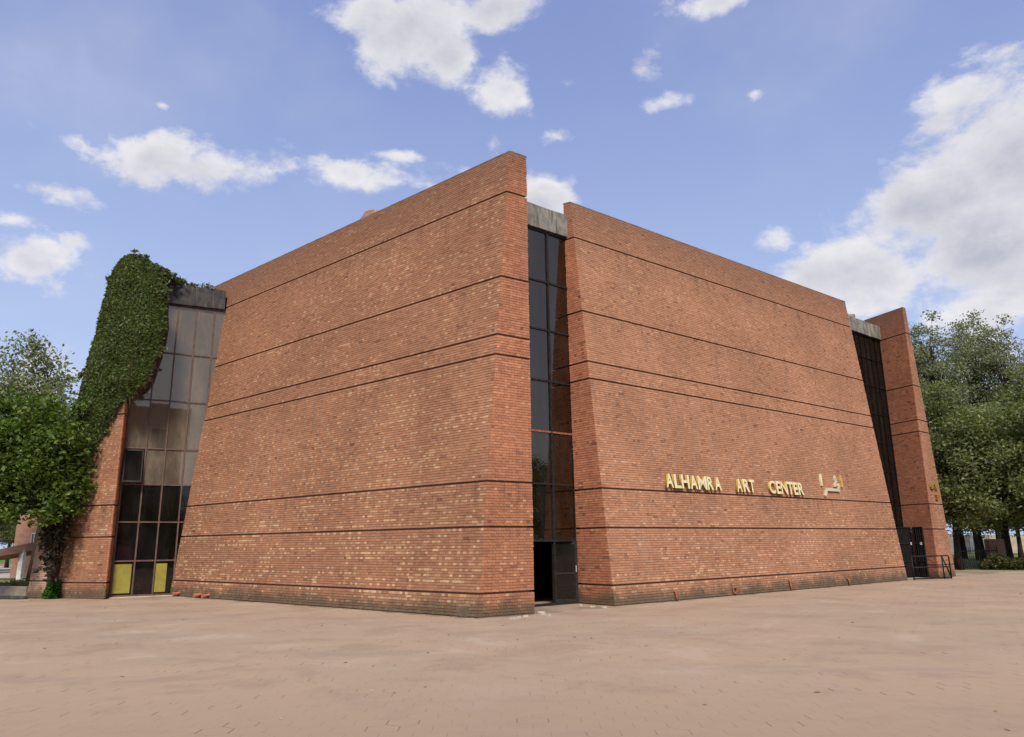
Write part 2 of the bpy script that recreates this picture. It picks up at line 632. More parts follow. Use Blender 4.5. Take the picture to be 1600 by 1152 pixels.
# hexagonal pavers on the plaza
HEX = 0.20        # circumradius
def hexagons():
    w, h = HEX * math.sqrt(3), HEX * 1.5
    P = []
    for j in range(int(2.2 / h), int(44 / h)):
        y = j * h
        lim = .74 * y + 1.5
        for i in range(-int(lim / w), int(lim / w) + 1):
            P.append(((i + .5 * (j % 2)) * w, y))
    P = np.array(P)
    x, y = P[:, 0], P[:, 1]
    # outside the building footprint, within the plaza
    k1 = (y - 20.226) - 11.055 / -12.93 * (x + .964) < -.25      # in front of left wall
    k2 = (y - 23.385) - 12.45 / 15.09 * (x - 2.973) < -.3
    keep = np.where(x < .6, k1, k2) | ((x > -.9) & (x < 2.9) & (y < 20.0 + .65 * (x + .9)))
    keep &= ~((x > 17.9) & (y > 35.6 + .9 * (x - 17.9))) | (x > 23.5)
    keep &= (y < 25 + .098 * (x + 70)) | (x > -16.5)
    keep &= ~((x < -13.2) & (x > -18.3) & (y > 28.9 + .02 * (-13.2 - x)))
    return P[keep]


HX = hexagons()
ang = np.arange(6) * math.pi / 3 + math.pi / 6
ring = np.c_[np.cos(ang), np.sin(ang)]
order = np.argsort(HX[:, 0] ** 2 + HX[:, 1] ** 2)
near, far = HX[order[:300]], HX[order[300:]]
pv = []
shrink = (rng.rand(len(far)) < .10) * .014 * rng.rand(len(far))
for dz in (0.0, -0.0055):
    r = (HEX - (.0012 if dz == 0 else .0006)) - shrink
    pv.append(np.concatenate([far[:, None, :] + ring[None] * r[:, None, None],
                              np.full((len(far), 6, 1), dz) + (rng.rand(len(far), 1, 1) * .0008 if dz == 0 else 0)], 2))
top, bot = pv
V = np.concatenate([top, bot], 1).reshape(-1, 3)
me = bpy.data.meshes.new('paver_field')
nF = len(far)
base = np.arange(nF)[:, None] * 12
me.vertices.add(len(V))
me.vertices.foreach_set('co', V.astype(np.float32).ravel())
tops = (base + np.arange(6)[None]).ravel()
sides = np.concatenate([np.stack([base[:, 0] + 6 + k, base[:, 0] + 6 + (k + 1) % 6, base[:, 0] + (k + 1) % 6, base[:, 0] + k], 1) for k in range(6)]).ravel()
me.loops.add(len(tops) + len(sides))
me.loops.foreach_set('vertex_index', np.concatenate([tops, sides]).astype(np.int32))
me.polygons.add(nF * 7)
me.polygons.foreach_set('loop_start', np.concatenate([np.arange(nF) * 6, nF * 6 + np.arange(nF * 6) * 4]).astype(np.int32))
me.update(calc_edges=True)
me.shade_flat()
me.validate()
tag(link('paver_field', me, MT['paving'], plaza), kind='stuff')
pm = bpy.data.meshes.new('paver')
pvs = [(c * (HEX - .0012), s * (HEX - .0012), 0) for c, s in ring] + [(c * (HEX - .0006), s * (HEX - .0006), -.0055) for c, s in ring]
pm.from_pydata(pvs, [], [tuple(range(6))] + [(6 + k, 6 + (k + 1) % 6, (k + 1) % 6, k) for k in range(6)])
for x, y in near:
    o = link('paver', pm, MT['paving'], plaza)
    o.location = (x, y, random.random() * .0008)

# ------------------------------------------------------------------ the building
V2 = lambda a, b: np.array([a, b], float)
H = 13.627
GZ = [0.593, 2.300, 3.513, 7.096, 7.687, 9.471, 12.220]      # groove heights
GROOVE, COURSE = 0.055, 0.0745
building = empty('art_center_building', (0, 30, 0), 'large windowless brick hall with battered walls, dark grooves and tall corner glazing', 'building')

W1n, W1i, W1f = V2(-.964, 20.226), V2(.532, 21.281), V2(-13.893, 31.281)
W1n_o, W1f_o = V2(.978, .690), V2(1.073, .863)
W2n, W2i, W2f = V2(2.973, 23.385), V2(2.003, 24.684), V2(18.062, 35.838)
W2n_o, W2f_o = V2(-.845, 1.13), V2(-1.141, .477)
W3e, W3g, W3o, W3o_o = V2(20.393, 37.396), V2(19.771, 38.975), V2(22.049, 38.910), V2(-1.40, -1.28)
W4e, W4g, W4o, W4o_o = V2(-15.511, 29.529), V2(-15.698, 30.146), V2(-17.964, 30.491), V2(1.472, -.577)
unit = lambda v: v / np.linalg.norm(v)
d1, d2 = unit(W1f - W1n), unit(W2f - W2n)
EXT = 1.2
W1F = W1f + d1 * EXT
L1 = np.linalg.norm(W1F - W1n)
W1b = W1i + d1 * (L1 + .3)
W2b = W2i + d2 * np.linalg.norm(W2f - W2n)
b3, b4 = unit(W3g - W3e), unit(W4g - W4e)
BACK3, BACK4 = 13.0, 11.0


def lerpz(p, off):
    return lambda z: p + off * (z / H)


zero = V2(0, 0)
# each slab: corner functions, anticlockwise seen from above; and the corner pairs whose face is visible
SLABS = {
    'left': dict(c=[lerpz(W1n, W1n_o), lerpz(W1i, zero), lerpz(W1b, zero), lerpz(W1F, W1f_o)], faces=[(3, 0, 'A'), (0, 1, 'B')]),
    'right': dict(c=[lerpz(W2i, V2(-.11, -.03)), lerpz(W2n, W2n_o), lerpz(W2f, W2f_o), lerpz(W2b, zero)], faces=[(0, 1, 'D'), (1, 2, 'C')]),
    'east': dict(c=[lerpz(W3e, zero), lerpz(W3o, W3o_o), lerpz(W3o + b3 * BACK3, W3o_o), lerpz(W3e + b3 * BACK3, zero)], faces=[(3, 0, 'D'), (0, 1, 'C')]),
    'west': dict(c=[lerpz(W4o, W4o_o), lerpz(W4e, zero), lerpz(W4e + b4 * BACK4, zero), lerpz(W4o + b4 * BACK4, W4o_o)], faces=[(0, 1, 'A'), (1, 2, 'D')]),
}


def inset(P, d):
    n = len(P)
    out = []
    for i in range(n):
        a, b, c = P[i - 1], P[i], P[(i + 1) % n]
        e1, e2 = unit(b - a), unit(c - b)
        n1, n2 = V2(-e1[1], e1[0]), V2(-e2[1], e2[0])     # inward for anticlockwise
        A = np.array([n1, n2])
        out.append(b + np.linalg.solve(A, np.array([d, d])))
    return out


def loft(name, cf, levels, mat, parent):
    vs, fs = [], []
    SEG = 16
    lv = [levels[0]]
    for b in levels[1:]:
        a = lv[-1]
        m = max(1, int((b[0] - a[0]) / .7))
        lv += [(a[0] + (b[0] - a[0]) * k / m, a[1] + (b[1] - a[1]) * k / m) for k in range(1, m + 1)]
    levels = lv
    for z, d in levels:
        P = inset([f(max(z, 0)) for f in cf], d)
        for i in range(len(P)):
            for k in range(SEG):
                p = P[i] + (P[(i + 1) % len(P)] - P[i]) * k / SEG
                vs.append((p[0], p[1], z))
    n = len(cf) * SEG
    for i in range(len(levels) - 1):
        for k in range(n):
            k2 = (k + 1) % n
            fs.append((i * n + k, i * n + k2, (i + 1) * n + k2, (i + 1) * n + k))
    fs.append(tuple(range(n - 1, -1, -1)))
    fs.append(tuple((len(levels) - 1) * n + k for k in range(n)))
    return MB().add(vs, fs).build(name, mat, parent)


PAL = {  # (two red tones, pale header, probability of pale, brown-dark)
    'A': ((.352, .176, .098), (.288, .136, .076), (.60, .42, .23), .56, (.24, .115, .075)),
    'B': ((.412, .178, .096), (.335, .138, .074), (.60, .35, .19), .22, (.25, .105, .065)),
    'C': ((.388, .198, .114), (.330, .161, .092), (.58, .36, .21), .24, (.26, .125, .08)),
    'D': ((.430, .178, .098), (.350, .136, .075), (.54, .30, .165), .14, (.20, .085, .05)),
}


def courses(zmax=H - .07):
    out = []
    lv = [0.0] + [g for g in GZ if g < zmax] + [zmax]
    for i in range(len(lv) - 1):
        a = lv[i] + (GROOVE / 2 if i else 0.025)
        b = lv[i + 1] - (GROOVE / 2 if i < len(lv) - 2 else 0)
        n = max(1, round((b - a) / COURSE))
        h = (b - a) / n
        for k in range(n):
            out.append((a + k * h, a + (k + 1) * h, k))
    return out


ALLB = []      # (score, slab key, corner arrays, tint)


def brick_face(fa, fb, pal, seed, clist):
    """bricks of one face from edge fa to edge fb; returns (N,8,3) corners and (N,3) tints"""
    r = np.random.RandomState(seed)
    p0, p1 = fa(0), fb(0)
    redA, redB, pale, pp, dark = [np.array(q) if not np.isscalar(q) else q for q in PAL[pal]]
    Q, T = [], []
    row = 0
    for (z0, z1, k) in clist:
        a0, b0, a1, b1 = fa(z0), fb(z0), fa(z1), fb(z1)
        Lr = np.linalg.norm(b0 - a0)
        header = row % 2 == 0
        row += 1
        w = .1155 if header else .231
        n = max(1, int(Lr / w + .5))
        cuts = np.linspace(0, Lr, n + 1)
        if not header and n > 2:       # break joints against the header course
            cuts = np.r_[0, np.arange(1, n) * (Lr / n) - Lr / n * .26, Lr]
            if cuts[1] < .05:
                cuts = np.delete(cuts, 1)
        cuts[1:-1] += r.normal(0, .004, len(cuts) - 2)
        cuts[0] += r.normal(0.002, .005)
        cuts[-1] += r.normal(-.002, .005)
        s0, s1 = cuts[:-1] / Lr, cuts[1:] / Lr
        g = .0055 / Lr
        s0, s1 = s0 + g, s1 - g
        jz = r.normal(0, .0012, (len(s0), 2))
        zz0, zz1 = z0 + .0055 + jz[:, 0], z1 - .0055 + jz[:, 1]
        m = len(s0)
        P = lambda A, B, s, z: np.c_[A[0] + (B[0] - A[0]) * s, A[1] + (B[1] - A[1]) * s, z]
        fr = np.stack([P(a0, b0, s0, zz0), P(a0, b0, s1, zz0), P(a1, b1, s1, zz1), P(a1, b1, s0, zz1)], 1)
        e = np.array([*(b0 - a0), 0]) / Lr
        upv = np.array([*((a1 + b1 - a0 - b0) / 2), z1 - z0])
        nrm = np.cross(e, upv)
        nrm /= np.linalg.norm(nrm)
        proud = np.abs(r.normal(0, .0028, m)) + (r.rand(m) < .03) * .005
        ctr = fr.mean(1)
        front = fr + (nrm[None] * proud[:, None])[:, None]
        back = fr - nrm[None, None] * .05
        Q.append(np.concatenate([front, back], 1))
        # colour
        sm = (s0 + s1) / 2 * Lr
        zc = (z0 + z1) / 2
        cl = vnoise(sm / .9 + seed, np.full(m, zc / .22), seed + 1) * .6 + vnoise(sm / 4.5, np.full(m, zc / 2.2), seed + 2) * .4
        t = r.rand(m)[:, None]
        c = redA * t + redB * (1 - t)
        c = c * (1 + r.normal(0, .07, m))[:, None]
        isd = r.rand(m) < .03
        c[isd] = dark * (1 + r.normal(0, .15, isd.sum()))[:, None]
        lowb = .50 + .80 * np.clip((5.2 - zc) / 4.5, 0, 1)
        if header:
            pr = np.minimum(np.clip((cl - .38) * 2.2, 0.03, 1) * pp * 1.6 * lowb, .58)
        else:
            pr = np.clip((cl - .46) * 2.0, 0.0, 1) * pp * .10 * lowb
        isp = r.rand(m) < pr
        mixp = (.25 + .6 * r.rand(m))[:, None] * (.62 + .38 * min(1, max(0, lowb - .6) * 1.6))
        c[isp] = (c * (1 - mixp) + pale * mixp)[isp]
        T.append(c)
    return np.concatenate(Q), np.concatenate(T)


def bricks_to_mesh(name, Q, T, parent):
    n = len(Q)
    b = np.arange(n)[:, None] * 8
    F = np.array([[0, 1, 2, 3], [1, 0, 4, 5], [2, 1, 5, 6], [3, 2, 6, 7], [0, 3, 7, 4]])
    quads = (b[:, None] + F[None]).reshape(-1, 4)
    o = np_mesh(name, Q.reshape(-1, 3), quads, MT['brick'], parent, np.repeat(T, 8, 0))
    return tag(o, kind='stuff')


CL = courses()
levels = [(-.05, .012)]
for gz in GZ:
    levels += [(gz - GROOVE / 2, .012), (gz - GROOVE / 2 + .001, .085), (gz + GROOVE / 2 - .001, .085), (gz + GROOVE / 2, .012)]
levels += [(H - .07, .012)]
wall_obj, face_data = {}, []
for si, (key, S) in enumerate(SLABS.items()):
    w = loft('wall', S['c'], levels, MT['mortar'], building)
    wall_obj[key] = w
    loft('coping', S['c'], [(H - .07, -.004), (H - .012, -.004), (H, .02)], MT['coping'], building)
    for fi, (a, b, pal) in enumerate(S['faces']):
        Q, T = brick_face(S['c'][a], S['c'][b], pal, 100 + si * 10 + fi, CL)
        face_data.append([key, Q, T])
w = wall_obj
w['west']['label'] = 'brick slab end overgrown by ivy at its top'
# the 300 bricks that show largest become parts of their own
score = []
for i, (key, Q, T) in enumerate(face_data):
    c = Q[:, :4].mean(1)
    A = np.cross(Q[:, 1] - Q[:, 0], Q[:, 3] - Q[:, 0])
    v = c - np.array([0, 0, EYE])
    dist = np.linalg.norm(v, axis=1)
    s = -(A * v).sum(1) / dist ** 3
    score.append(s)
thr = np.sort(np.concatenate(score))[-300]
bm_ = bpy.data.meshes.new('brick')
q, h = .5, .5
bm_.from_pydata([(-.5, 0, -.5), (.5, 0, -.5), (.5, 0, .5), (-.5, 0, .5), (-.5, 1, -.5), (.5, 1, -.5), (.5, 1, .5), (-.5, 1, .5)], [],
                [(0, 1, 2, 3), (1, 0, 4, 5), (2, 1, 5, 6), (3, 2, 6, 7), (0, 3, 7, 4)])
for (key, Q, T), s in zip(face_data, score):
    pick = s >= thr
    if pick.any():
        for qd, t in zip(Q[pick], T[pick]):
            f = qd[:4]
            ex = Vector((f[1] + f[2] - f[0] - f[3]) / 2)
            ez = Vector((f[2] + f[3] - f[0] - f[1]) / 2)
            ny = ez.cross(ex).normalized() * .05
            cen = Vector(f.mean(0))
            o = link('brick', bm_, MT['brick_one'], wall_obj[key])
            Mx = Matrix(((ex.x, ny.x, ez.x, cen.x), (ex.y, ny.y, ez.y, cen.y), (ex.z, ny.z, ez.z, cen.z), (0, 0, 0, 1)))
            o.matrix_local = Mx
            o.color = (*[float(q_) for q_ in t], 1)
for key in SLABS:
    qs = [(Q[s < thr], T[s < thr]) for (k, Q, T), s in zip(face_data, score) if k == key]
    bricks_to_mesh('brickwork', np.concatenate([a for a, _ in qs]), np.concatenate([b for _, b in qs]), wall_obj[key])

# roof, rear wall
v3 = lambda p, z=0.0: Vector((p[0], p[1], z))
roof_pts = [W4e + b4 * .9, W1b, W1i + d1 * 2.2, W2i + d2 * -2.2 + V2(-d2[1], d2[0]) * .3, W2b, W3g + V2(-d2[1], d2[0]) * .35, W3e + b3 * BACK3, W4e + b4 * BACK4]
MB().add([v3(p, 11.3) for p in roof_pts] + [v3(p, 12.25) for p in roof_pts],
         [tuple(range(7, -1, -1)), tuple(range(8, 16))] + [(k, (k + 1) % 8, 8 + (k + 1) % 8, 8 + k) for k in range(8)]).build('roof', MT['roof'], building)
pa, pb = W4e + b4 * (BACK4 - .2), W3e + b3 * (BACK3 - .2)
bd = unit(pb - pa)
MB().box(v3(pa), v3(bd), v3(V2(-bd[1], bd[0])), (0, 0, 1), (-2.2, np.linalg.norm(pb - pa) + 2), (0, .5), (-.05, H - .4)).build('rear_wall', MT['far_brick'], building)
# partitions that keep the interior dark
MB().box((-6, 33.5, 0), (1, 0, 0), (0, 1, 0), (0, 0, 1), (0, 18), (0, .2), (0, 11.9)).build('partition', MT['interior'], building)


# ---- curtain glazing
def zpx(plan, d, u, v):
    n = Vector((-d[1], d[0], 0))
    p = on_plane(u, v, (plan[0], plan[1], 0), n)
    s = (p.x - plan[0]) * d[0] + (p.y - plan[1]) * d[1]
    return s, p.z


def glazing(name, org, d, s0, s1, zs, ss, mull, glass, depth=.09, wm=.055, skip=(), frame_mat=None, special=None, label=None, low_glass=None):
    """vertical glazing: org plan, d along; mullions at ss, transoms at zs (first = bottom, last = top)"""
    ax, ay, az = v3(d), v3(V2(-d[1], d[0])), Vector((0, 0, 1))     # ay points inwards
    o = v3(org)
    f = MB()
    f.box(o, ax, ay, az, (s0, s1), (-.01, depth), (zs[-1] - .09, zs[-1]))
    f.box(o, ax, ay, az, (s0, s1), (-.01, depth), (zs[0], zs[0] + .07))
    f.box(o, ax, ay, az, (s0, s0 + .07), (-.01, depth), (zs[0] + .07, zs[-1] - .09))
    f.box(o, ax, ay, az, (s1 - .07, s1), (-.01, depth), (zs[0] + .07, zs[-1] - .09))
    root = f.build(name, mull, building)
    if label:
        root['label'] = label
    cols = [s0] + list(ss) + [s1]
    for s in ss:
        MB().box(o, ax, ay, az, (s - wm / 2, s + wm / 2), (-.02, depth - .01), (zs[0] + .07, zs[-1] - .09)).build('mullion', mull, root)
    for z in zs[1:-1]:
        mt = special.get(round(z, 3), mull) if special else mull
        MB().box(o, ax, ay, az, (s0 + .07, s1 - .07), (-.012, depth - .02), (z - wm / 2, z + wm / 2)).build('transom', mt, root)
    for i in range(len(cols) - 1):
        for j in range(len(zs) - 1):
            if (i, j) in skip:
                continue
            tilt = random.uniform(-.004, .004)
            y0 = .035
            g = MB()
            a, b, z0, z1 = cols[i] + .01, cols[i + 1] - .01, zs[j] + .01, zs[j + 1] - .01
            P = lambda s, y, z: o + ax * s + ay * y + az * z
            g.hexa([P(a, y0 + tilt, z0), P(b, y0, z0), P(b, y0 + .008, z0), P(a, y0 + tilt + .008, z0),
                    P(a, y0, z1), P(b, y0 - tilt, z1), P(b, y0 - tilt + .008, z1), P(a, y0 + .008, z1)])
            g.build('pane', low_glass if (low_glass and j < 3) else glass, root)
    return root


# left corner glazing
dl = unit(V2(.885, .465))
ol = W4g
sL = [zpx(ol, dl, u, 925)[0] for u in (206, 238)]
pitchL = sL[1] - sL[0]
zL = [0.02] + [zpx(ol, dl, 240, v)[1] for v in (876, 816, 757.5, 701, 625, 549.5)] + [zpx(ol, dl, 305, 479)[1]]
mulL = [sL[0] + k * pitchL for k in range(4)]
sR_L = 3.9
gl = glazing('corner_window', ol, dl, 0.02, sR_L, zL, mulL, MT['mullion_brown'], MT['glass_tan'], skip=((0, 3),), low_glass=MT['glass_clear'], label='bronze glazed corner window beside the ivy')
axl, ayl = v3(dl), v3(V2(-dl[1], dl[0]))
# an open awning sash (fourth row, beside the ivy-clad slab)
sa, sb, za, zb = .05, sL[0] - .06, zL[3] + .05, zL[4] - .05
tilt = -.32
P = lambda s, y, z: v3(ol) + axl * s + ayl * y + Vector((0, 0, z))
sash = MB()
for (x0, x1, t0, t1) in ((sa, sb, 0, .06), (sa, sb, .94, 1), (sa, sa + .05, .06, .94), (sb - .05, sb, .06, .94)):
    za0, za1 = za + (zb - za) * t0, za + (zb - za) * t1
    y_0, y_1 = tilt * (1 - t0), tilt * (1 - t1)
    sash.hexa([P(x0, y_0 - .03, za0), P(x1, y_0 - .03, za0), P(x1, y_0 + .02, za0), P(x0, y_0 + .02, za0),
               P(x0, y_1 - .03, za1), P(x1, y_1 - .03, za1), P(x1, y_1 + .02, za1), P(x0, y_1 + .02, za1)])
so = sash.build('opened_sash', MT['mullion_black'], gl)
MB().hexa([P(sa + .03, tilt * .96, za + .04), P(sb - .03, tilt * .96, za + .04), P(sb - .03, tilt * .96 + .008, za + .04), P(sa + .03, tilt * .96 + .008, za + .04),
           P(sa + .03, tilt * .04, zb - .04), P(sb - .03, tilt * .04, zb - .04), P(sb - .03, tilt * .04 + .008, zb - .04), P(sa + .03, tilt * .04 + .008, zb - .04)]).build('pane', MT['glass_smoke'], gl)
# yellow boards, curtain and red cloth behind the lower panes
for (x0, x1, lab) in ((.10, sL[0] - .09, 0), (sL[1] + .05, sL[1] + pitchL * .62, 1)):
    MB().box(v3(ol), axl, ayl, (0, 0, 1), (x0, x1), (.005, .03), (.16, zL[1] - .12)).build('yellow_board', MT['yellow_board'], gl)
cur = MB()
npl = 26
c0, c1 = sL[1] + pitchL * .35, sL[1] + pitchL * 1.9
pts = [(c0 + (c1 - c0) * k / npl, .5 + .06 * math.sin(k * 1.9)) for k in range(npl + 1)]
vs = [P(s, y, .1) for s, y in pts] + [P(s + .15 * (k / npl), y, zL[3]) for k, (s, y) in enumerate(pts)]
cur.add(vs, [(k, k + 1, npl + 2 + k, npl + 1 + k) for k in range(npl)])
cur.build('curtain', MT['curtain'], gl, smooth=True)
MB().box(P(0, 0, 0), axl, ayl, (0, 0, 1), (.1, sL[0] - .06), (.16, .5), (zL[1] - .25, zL[1] + .62)).build('red_cloth', MT['red_cloth'], gl, bevel=.08)
MB().box(P(0, 0, 0), axl, ayl, (0, 0, 1), (sL[0] + .08, sL[0] + .35), (.16, .4), (.25, .75)).build('red_cloth', MT['red_cloth'], gl, bevel=.06)
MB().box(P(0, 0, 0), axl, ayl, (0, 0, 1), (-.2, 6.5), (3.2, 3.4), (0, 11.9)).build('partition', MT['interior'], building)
# threshold slab
MB().box(P(0, 0, 0), axl, ayl, (0, 0, 1), (.02, 2.3), (-.22, .12), (-.02, .03)).build('threshold', MT['pale_concrete'], building, bevel=.008)


def beam(org, d, s0, s1, z0, z1, y0, y1, mat, label=None):
    ax, ay = v3(d), v3(V2(-d[1], d[0]))
    n = 10
    vs, fs = [], []
    for k in range(n + 1):
        s = s0 + (s1 - s0) * k / n
        j = lambda a=.012: random.uniform(-a, a)
        for (y, z) in ((y0, z0), (y1, z0), (y1, z1), (y0, z1)):
            vs.append(v3(org) + ax * s + ay * (y + j()) + Vector((0, 0, z + j(.01))))
    for k in range(n):
        for q_ in range(4):
            q2 = (q_ + 1) % 4
            fs.append((k * 4 + q_, k * 4 + q2, (k + 1) * 4 + q2, (k + 1) * 4 + q_))
    fs += [(3, 2, 1, 0), tuple(n * 4 + q_ for q_ in range(4))]
    o = MB().add(vs, fs).build('beam', mat, building)
    if label:
        o['label'] = label
    return o


sbe = zpx(ol, dl, 352, 465)[0]
beam(ol, dl, -.1, sbe, zL[-1] - .01, zpx(ol, dl, 300, 449)[1], -.14, .6, MT['beam_dark'], 'soot-black concrete beam with weeds on top')

# front corner glazing: in the inner plane of the right slab
of, dfr = W2i, d2
zF = [0.0] + [zpx(of, dfr, 866, v)[1] for v in (845, 757, 676, 597.5, 519, 445)] + [zpx(of, dfr, 888, 373)[1]]
sM = zpx(of, dfr, 865, 800)[0]
S0F = -3.5
mulF = [sM - 1.96, sM - .98, sM]
gF = glazing('corner_window', of, dfr, S0F, .03, zF, mulF, MT['mullion_black'], MT['glass_dark'], skip=((0, 0), (1, 0), (2, 0), (3, 0)),
             special={round(zF[3], 3): MT['rust']}, label='smoked black corner window over the open door')
beam(of, dfr, S0F - .1, .12, zF[-1] + .005, zpx(of, dfr, 888, 340)[1], -.08, .5, MT['beam_grey'], 'grey lichen-stained concrete beam')

# right corner glazing
orr, drr = W3g, d2
zR = [0.0] + [2.25 + 1.46 * k for k in range(0, 7)]
zR = [z for z in zR if z < 11.4] + [zpx(orr, drr, 1374, 531.7)[1]]
gR = glazing('corner_window', orr, drr, -3.3, .06, zR, [-2.75, -2.2, -1.65, -1.1, -.55], MT['mullion_dark'], MT['glass_clear'], wm=.04, label='dark glazed strip window in the shaded corner')
beam(orr, drr, -3.6, .10, zR[-1] + .005, zpx(orr, drr, 1371, 511)[1], -.10, .5, MT['beam_grey'])

# open door at the front corner
axf, ayf = v3(dfr), v3(V2(-dfr[1], dfr[0]))
hinge = v3(of) + axf * (-.06) - ayf * .07
dd = Vector((-1, .03, 0)).normalized()
dn = Vector((dd.y, -dd.x, 0))
dw, dh = .82, zF[1] - .03
door = MB()
for (a, b, c, e) in ((0, dw, .02, .14), (0, dw, dh - .09, dh), (0, .08, .14, dh - .09), (dw - .08, dw, .14, dh - .09), (.08, dw - .08, dh * .47, dh * .47 + .06)):
    door.box(hinge, dd, dn, (0, 0, 1), (a, b), (-.02, .03), (c, e))
door = door.build('door', MT['mullion_black'], building)
for (c, e) in ((.14, dh * .47), (dh * .47 + .06, dh - .09)):
    MB().box(hinge, dd, dn, (0, 0, 1), (.07, dw - .07), (.0, .008), (c - .01, e + .01)).build('pane', MT['glass_clear'], door)
MB().tube([hinge + dd * .05 + dn * (-.02) + Vector((0, 0, .95)), hinge + dd * .05 - dn * .07 + Vector((0, 0, .97)), hinge + dd * .05 - dn * .07 + Vector((0, 0, 1.12)),
           hinge + dd * .05 - dn * .02 + Vector((0, 0, 1.14))], .012).build('handle', MT['white_paint'], door)

# brick hump on the left parapet and the hatch on the roof
pt = on_plane(571, 331, v3(W1n + W1n_o), Vector((-d1[1], d1[0], 0)))
hb = MB()
hx = v3(d1)
hn = v3(unit(W1i - W1n - d1 * np.dot(W1i - W1n, d1)))
hb.add([v3((pt.x, pt.y)) + hx * a + hn * b + Vector((0, 0, c)) for (a, b, c) in
        ((-.48, .12, H - .03), (.62, .12, H - .03), (.62, .55, H - .03), (-.48, .55, H - .03),
         (-.30, .16, H + .24), (.22, .16, H + .33), (.22, .5, H + .33), (-.30, .5, H + .24))],
       [(3, 2, 1, 0), (4, 5, 6, 7), (0, 1, 5, 4), (1, 2, 6, 5), (2, 3, 7, 6), (3, 0, 4, 7)])
hb.build('parapet_hump', MT['far_brick'], building, bevel=.05)
hp = at_depth(1334, 497, 38.6)
MB().box((hp.x - .75, hp.y, 12.2), (1, .2, 0), (-.2, 1, 0), (0, 0, 1), (0, .95), (0, .9), (0, hp.z - 12.2 + .28)).build('roof_hatch', MT['beam_grey'], building, bevel=.03)
# concrete patch at the foot of the near corner
cp0 = W1n + d1 * .55
n1 = V2(d1[1], -d1[0]) if np.dot(V2(d1[1], -d1[0]), V2(-.65, -.76)) > 0 else V2(-d1[1], d1[0])
MB().box(v3(cp0), v3(d1), v3(n1), (0, 0, 1), (-.17, .19), (-.05, .03), (.0, .30)).build('concrete_patch', MT['mortar'], building, bevel=.015)


# ---- drain pipes at the foot of the walls
def wall_pt(org, d, u, v):
    s, z = zpx(org, d, u, v)
    return org + d * s, z


for (u, v, lab) in ((280, 929, 'lone terracotta spout at the brick wall foot next to the bronze glazing'), (313, 933.5, 'terracotta spout of the close pair, on the side of the lone spout'),
                    (326, 935, 'terracotta spout of the close pair, on the side away from the lone spout')):
    p, z = wall_pt(W1n, d1, u, v)
    z = max(z, .10)
    q0, q1 = v3(p, z + .05) - v3(n1) * .1, v3(p, z) + v3(n1) * .26
    pr = MB()
    pr.tube([q0, q1 - v3(n1) * .09, q1 - v3(n1) * .085, q1], [.055, .055, .075, .075], 12)
    tag(pr.build('drain_pipe', MT['terracotta'], smooth=False), lab, 'drain pipe', 'terracotta spouts at the wall foot')
n2 = V2(d2[1], -d2[0])
for (u, v, hgt, lab) in ((1055, 936, .22, 'bent rusty pipe stub at the wall foot below the first word'), (1148, 928, 0, 'round iron drain ring set in the wall foot below the middle lettering'),
                         (1234, 920, .3, 'upright rusty stub pipe at the wall foot below the last English word'), (1325, 911, .2, 'short rusty stub pipe at the wall foot nearest the black gate')):
    p, z = wall_pt(W2n, d2, u, v)
    b = MB()
    if hgt:
        b.tube([v3(p, -.02) + v3(n2) * .06, v3(p, .12) + v3(n2) * .07, v3(p, .06 + hgt) + v3(n2) * .04, v3(p, .1 + hgt) - v3(n2) * .06], .035, 8)
    else:
        ringp = [v3(p, .17) + v3(n2) * .02 + v3(d2) * (.1 * math.cos(a)) + Vector((0, 0, .1 * math.sin(a))) for a in np.linspace(0, 2 * math.pi, 17)]
        b.tube(ringp, .03, 8, False)
    tag(b.build('drain_pipe', MT['rust'], smooth=True), lab, 'drain pipe')

# ---- raised lettering
def wall_frame(pn, pf, on, of_, z):
    e = Vector((*(unit(pf - pn)), 0))
    upv = Vector((*(((on + of_) / 2) / H), 1)).normalized()
    nn = e.cross(upv).normalized()
    upv = nn.cross(e).normalized()
    return e, upv, nn


e2, up2, nn2 = wall_frame(W2n, W2f, W2n_o, W2f_o, 0)


def wall2_point(u, v):
    """photograph pixel to the battered right wall"""
    p0 = v3(W2n)
    q_ = on_plane(u, v, p0, nn2)
    d = q_ - p0
    s = d.dot(e2)
    t = d.dot(up2)
    return s, t


def glyph_mesh(ch, bold=.026):
    cu = bpy.data.curves.new('glyph', 'FONT')
    cu.body = ch
    cu.size = 1
    cu.extrude = .5
    cu.offset = bold
    cu.resolution_u = 3
    ob = bpy.data.objects.new('glyph', cu)
    C.objects.link(ob)
    bpy.context.view_layer.update()
    me = bpy.data.meshes.new_from_object(ob.evaluated_get(bpy.context.evaluated_depsgraph_get()))
    bpy.data.objects.remove(ob)
    bpy.data.curves.remove(cu)
    co = np.array([v.co[:] for v in me.vertices])
    lo, hi = co.min(0), co.max(0)
    co = (co - lo) / (hi - lo)
    for v, c in zip(me.vertices, co):
        v.co = c
    return me


def place_glyph(ch, parent, origin, ex, ey, ez, box, depth, standoff, mats, name='letter'):
    me = glyph_mesh(ch, .010 if ch in 'MN' else .026)
    s0, s1, t0, t1 = box
    for v in me.vertices:
        a, b, c = v.co
        v.co = origin + ex * (s0 + (s1 - s0) * a) + ey * (t0 + (t1 - t0) * b) + ez * (standoff + depth * c)
    me.materials.clear()
    for m in mats:
        me.materials.append(m)
    for p in me.polygons:
        p.material_index = 0 if abs(p.normal.dot(ez)) > .7 else 1
    me.update()
    for p in me.polygons:
        p.material_index = 0 if abs(p.normal.dot(ez)) > .7 else 1
    return link(name, me, None, parent)


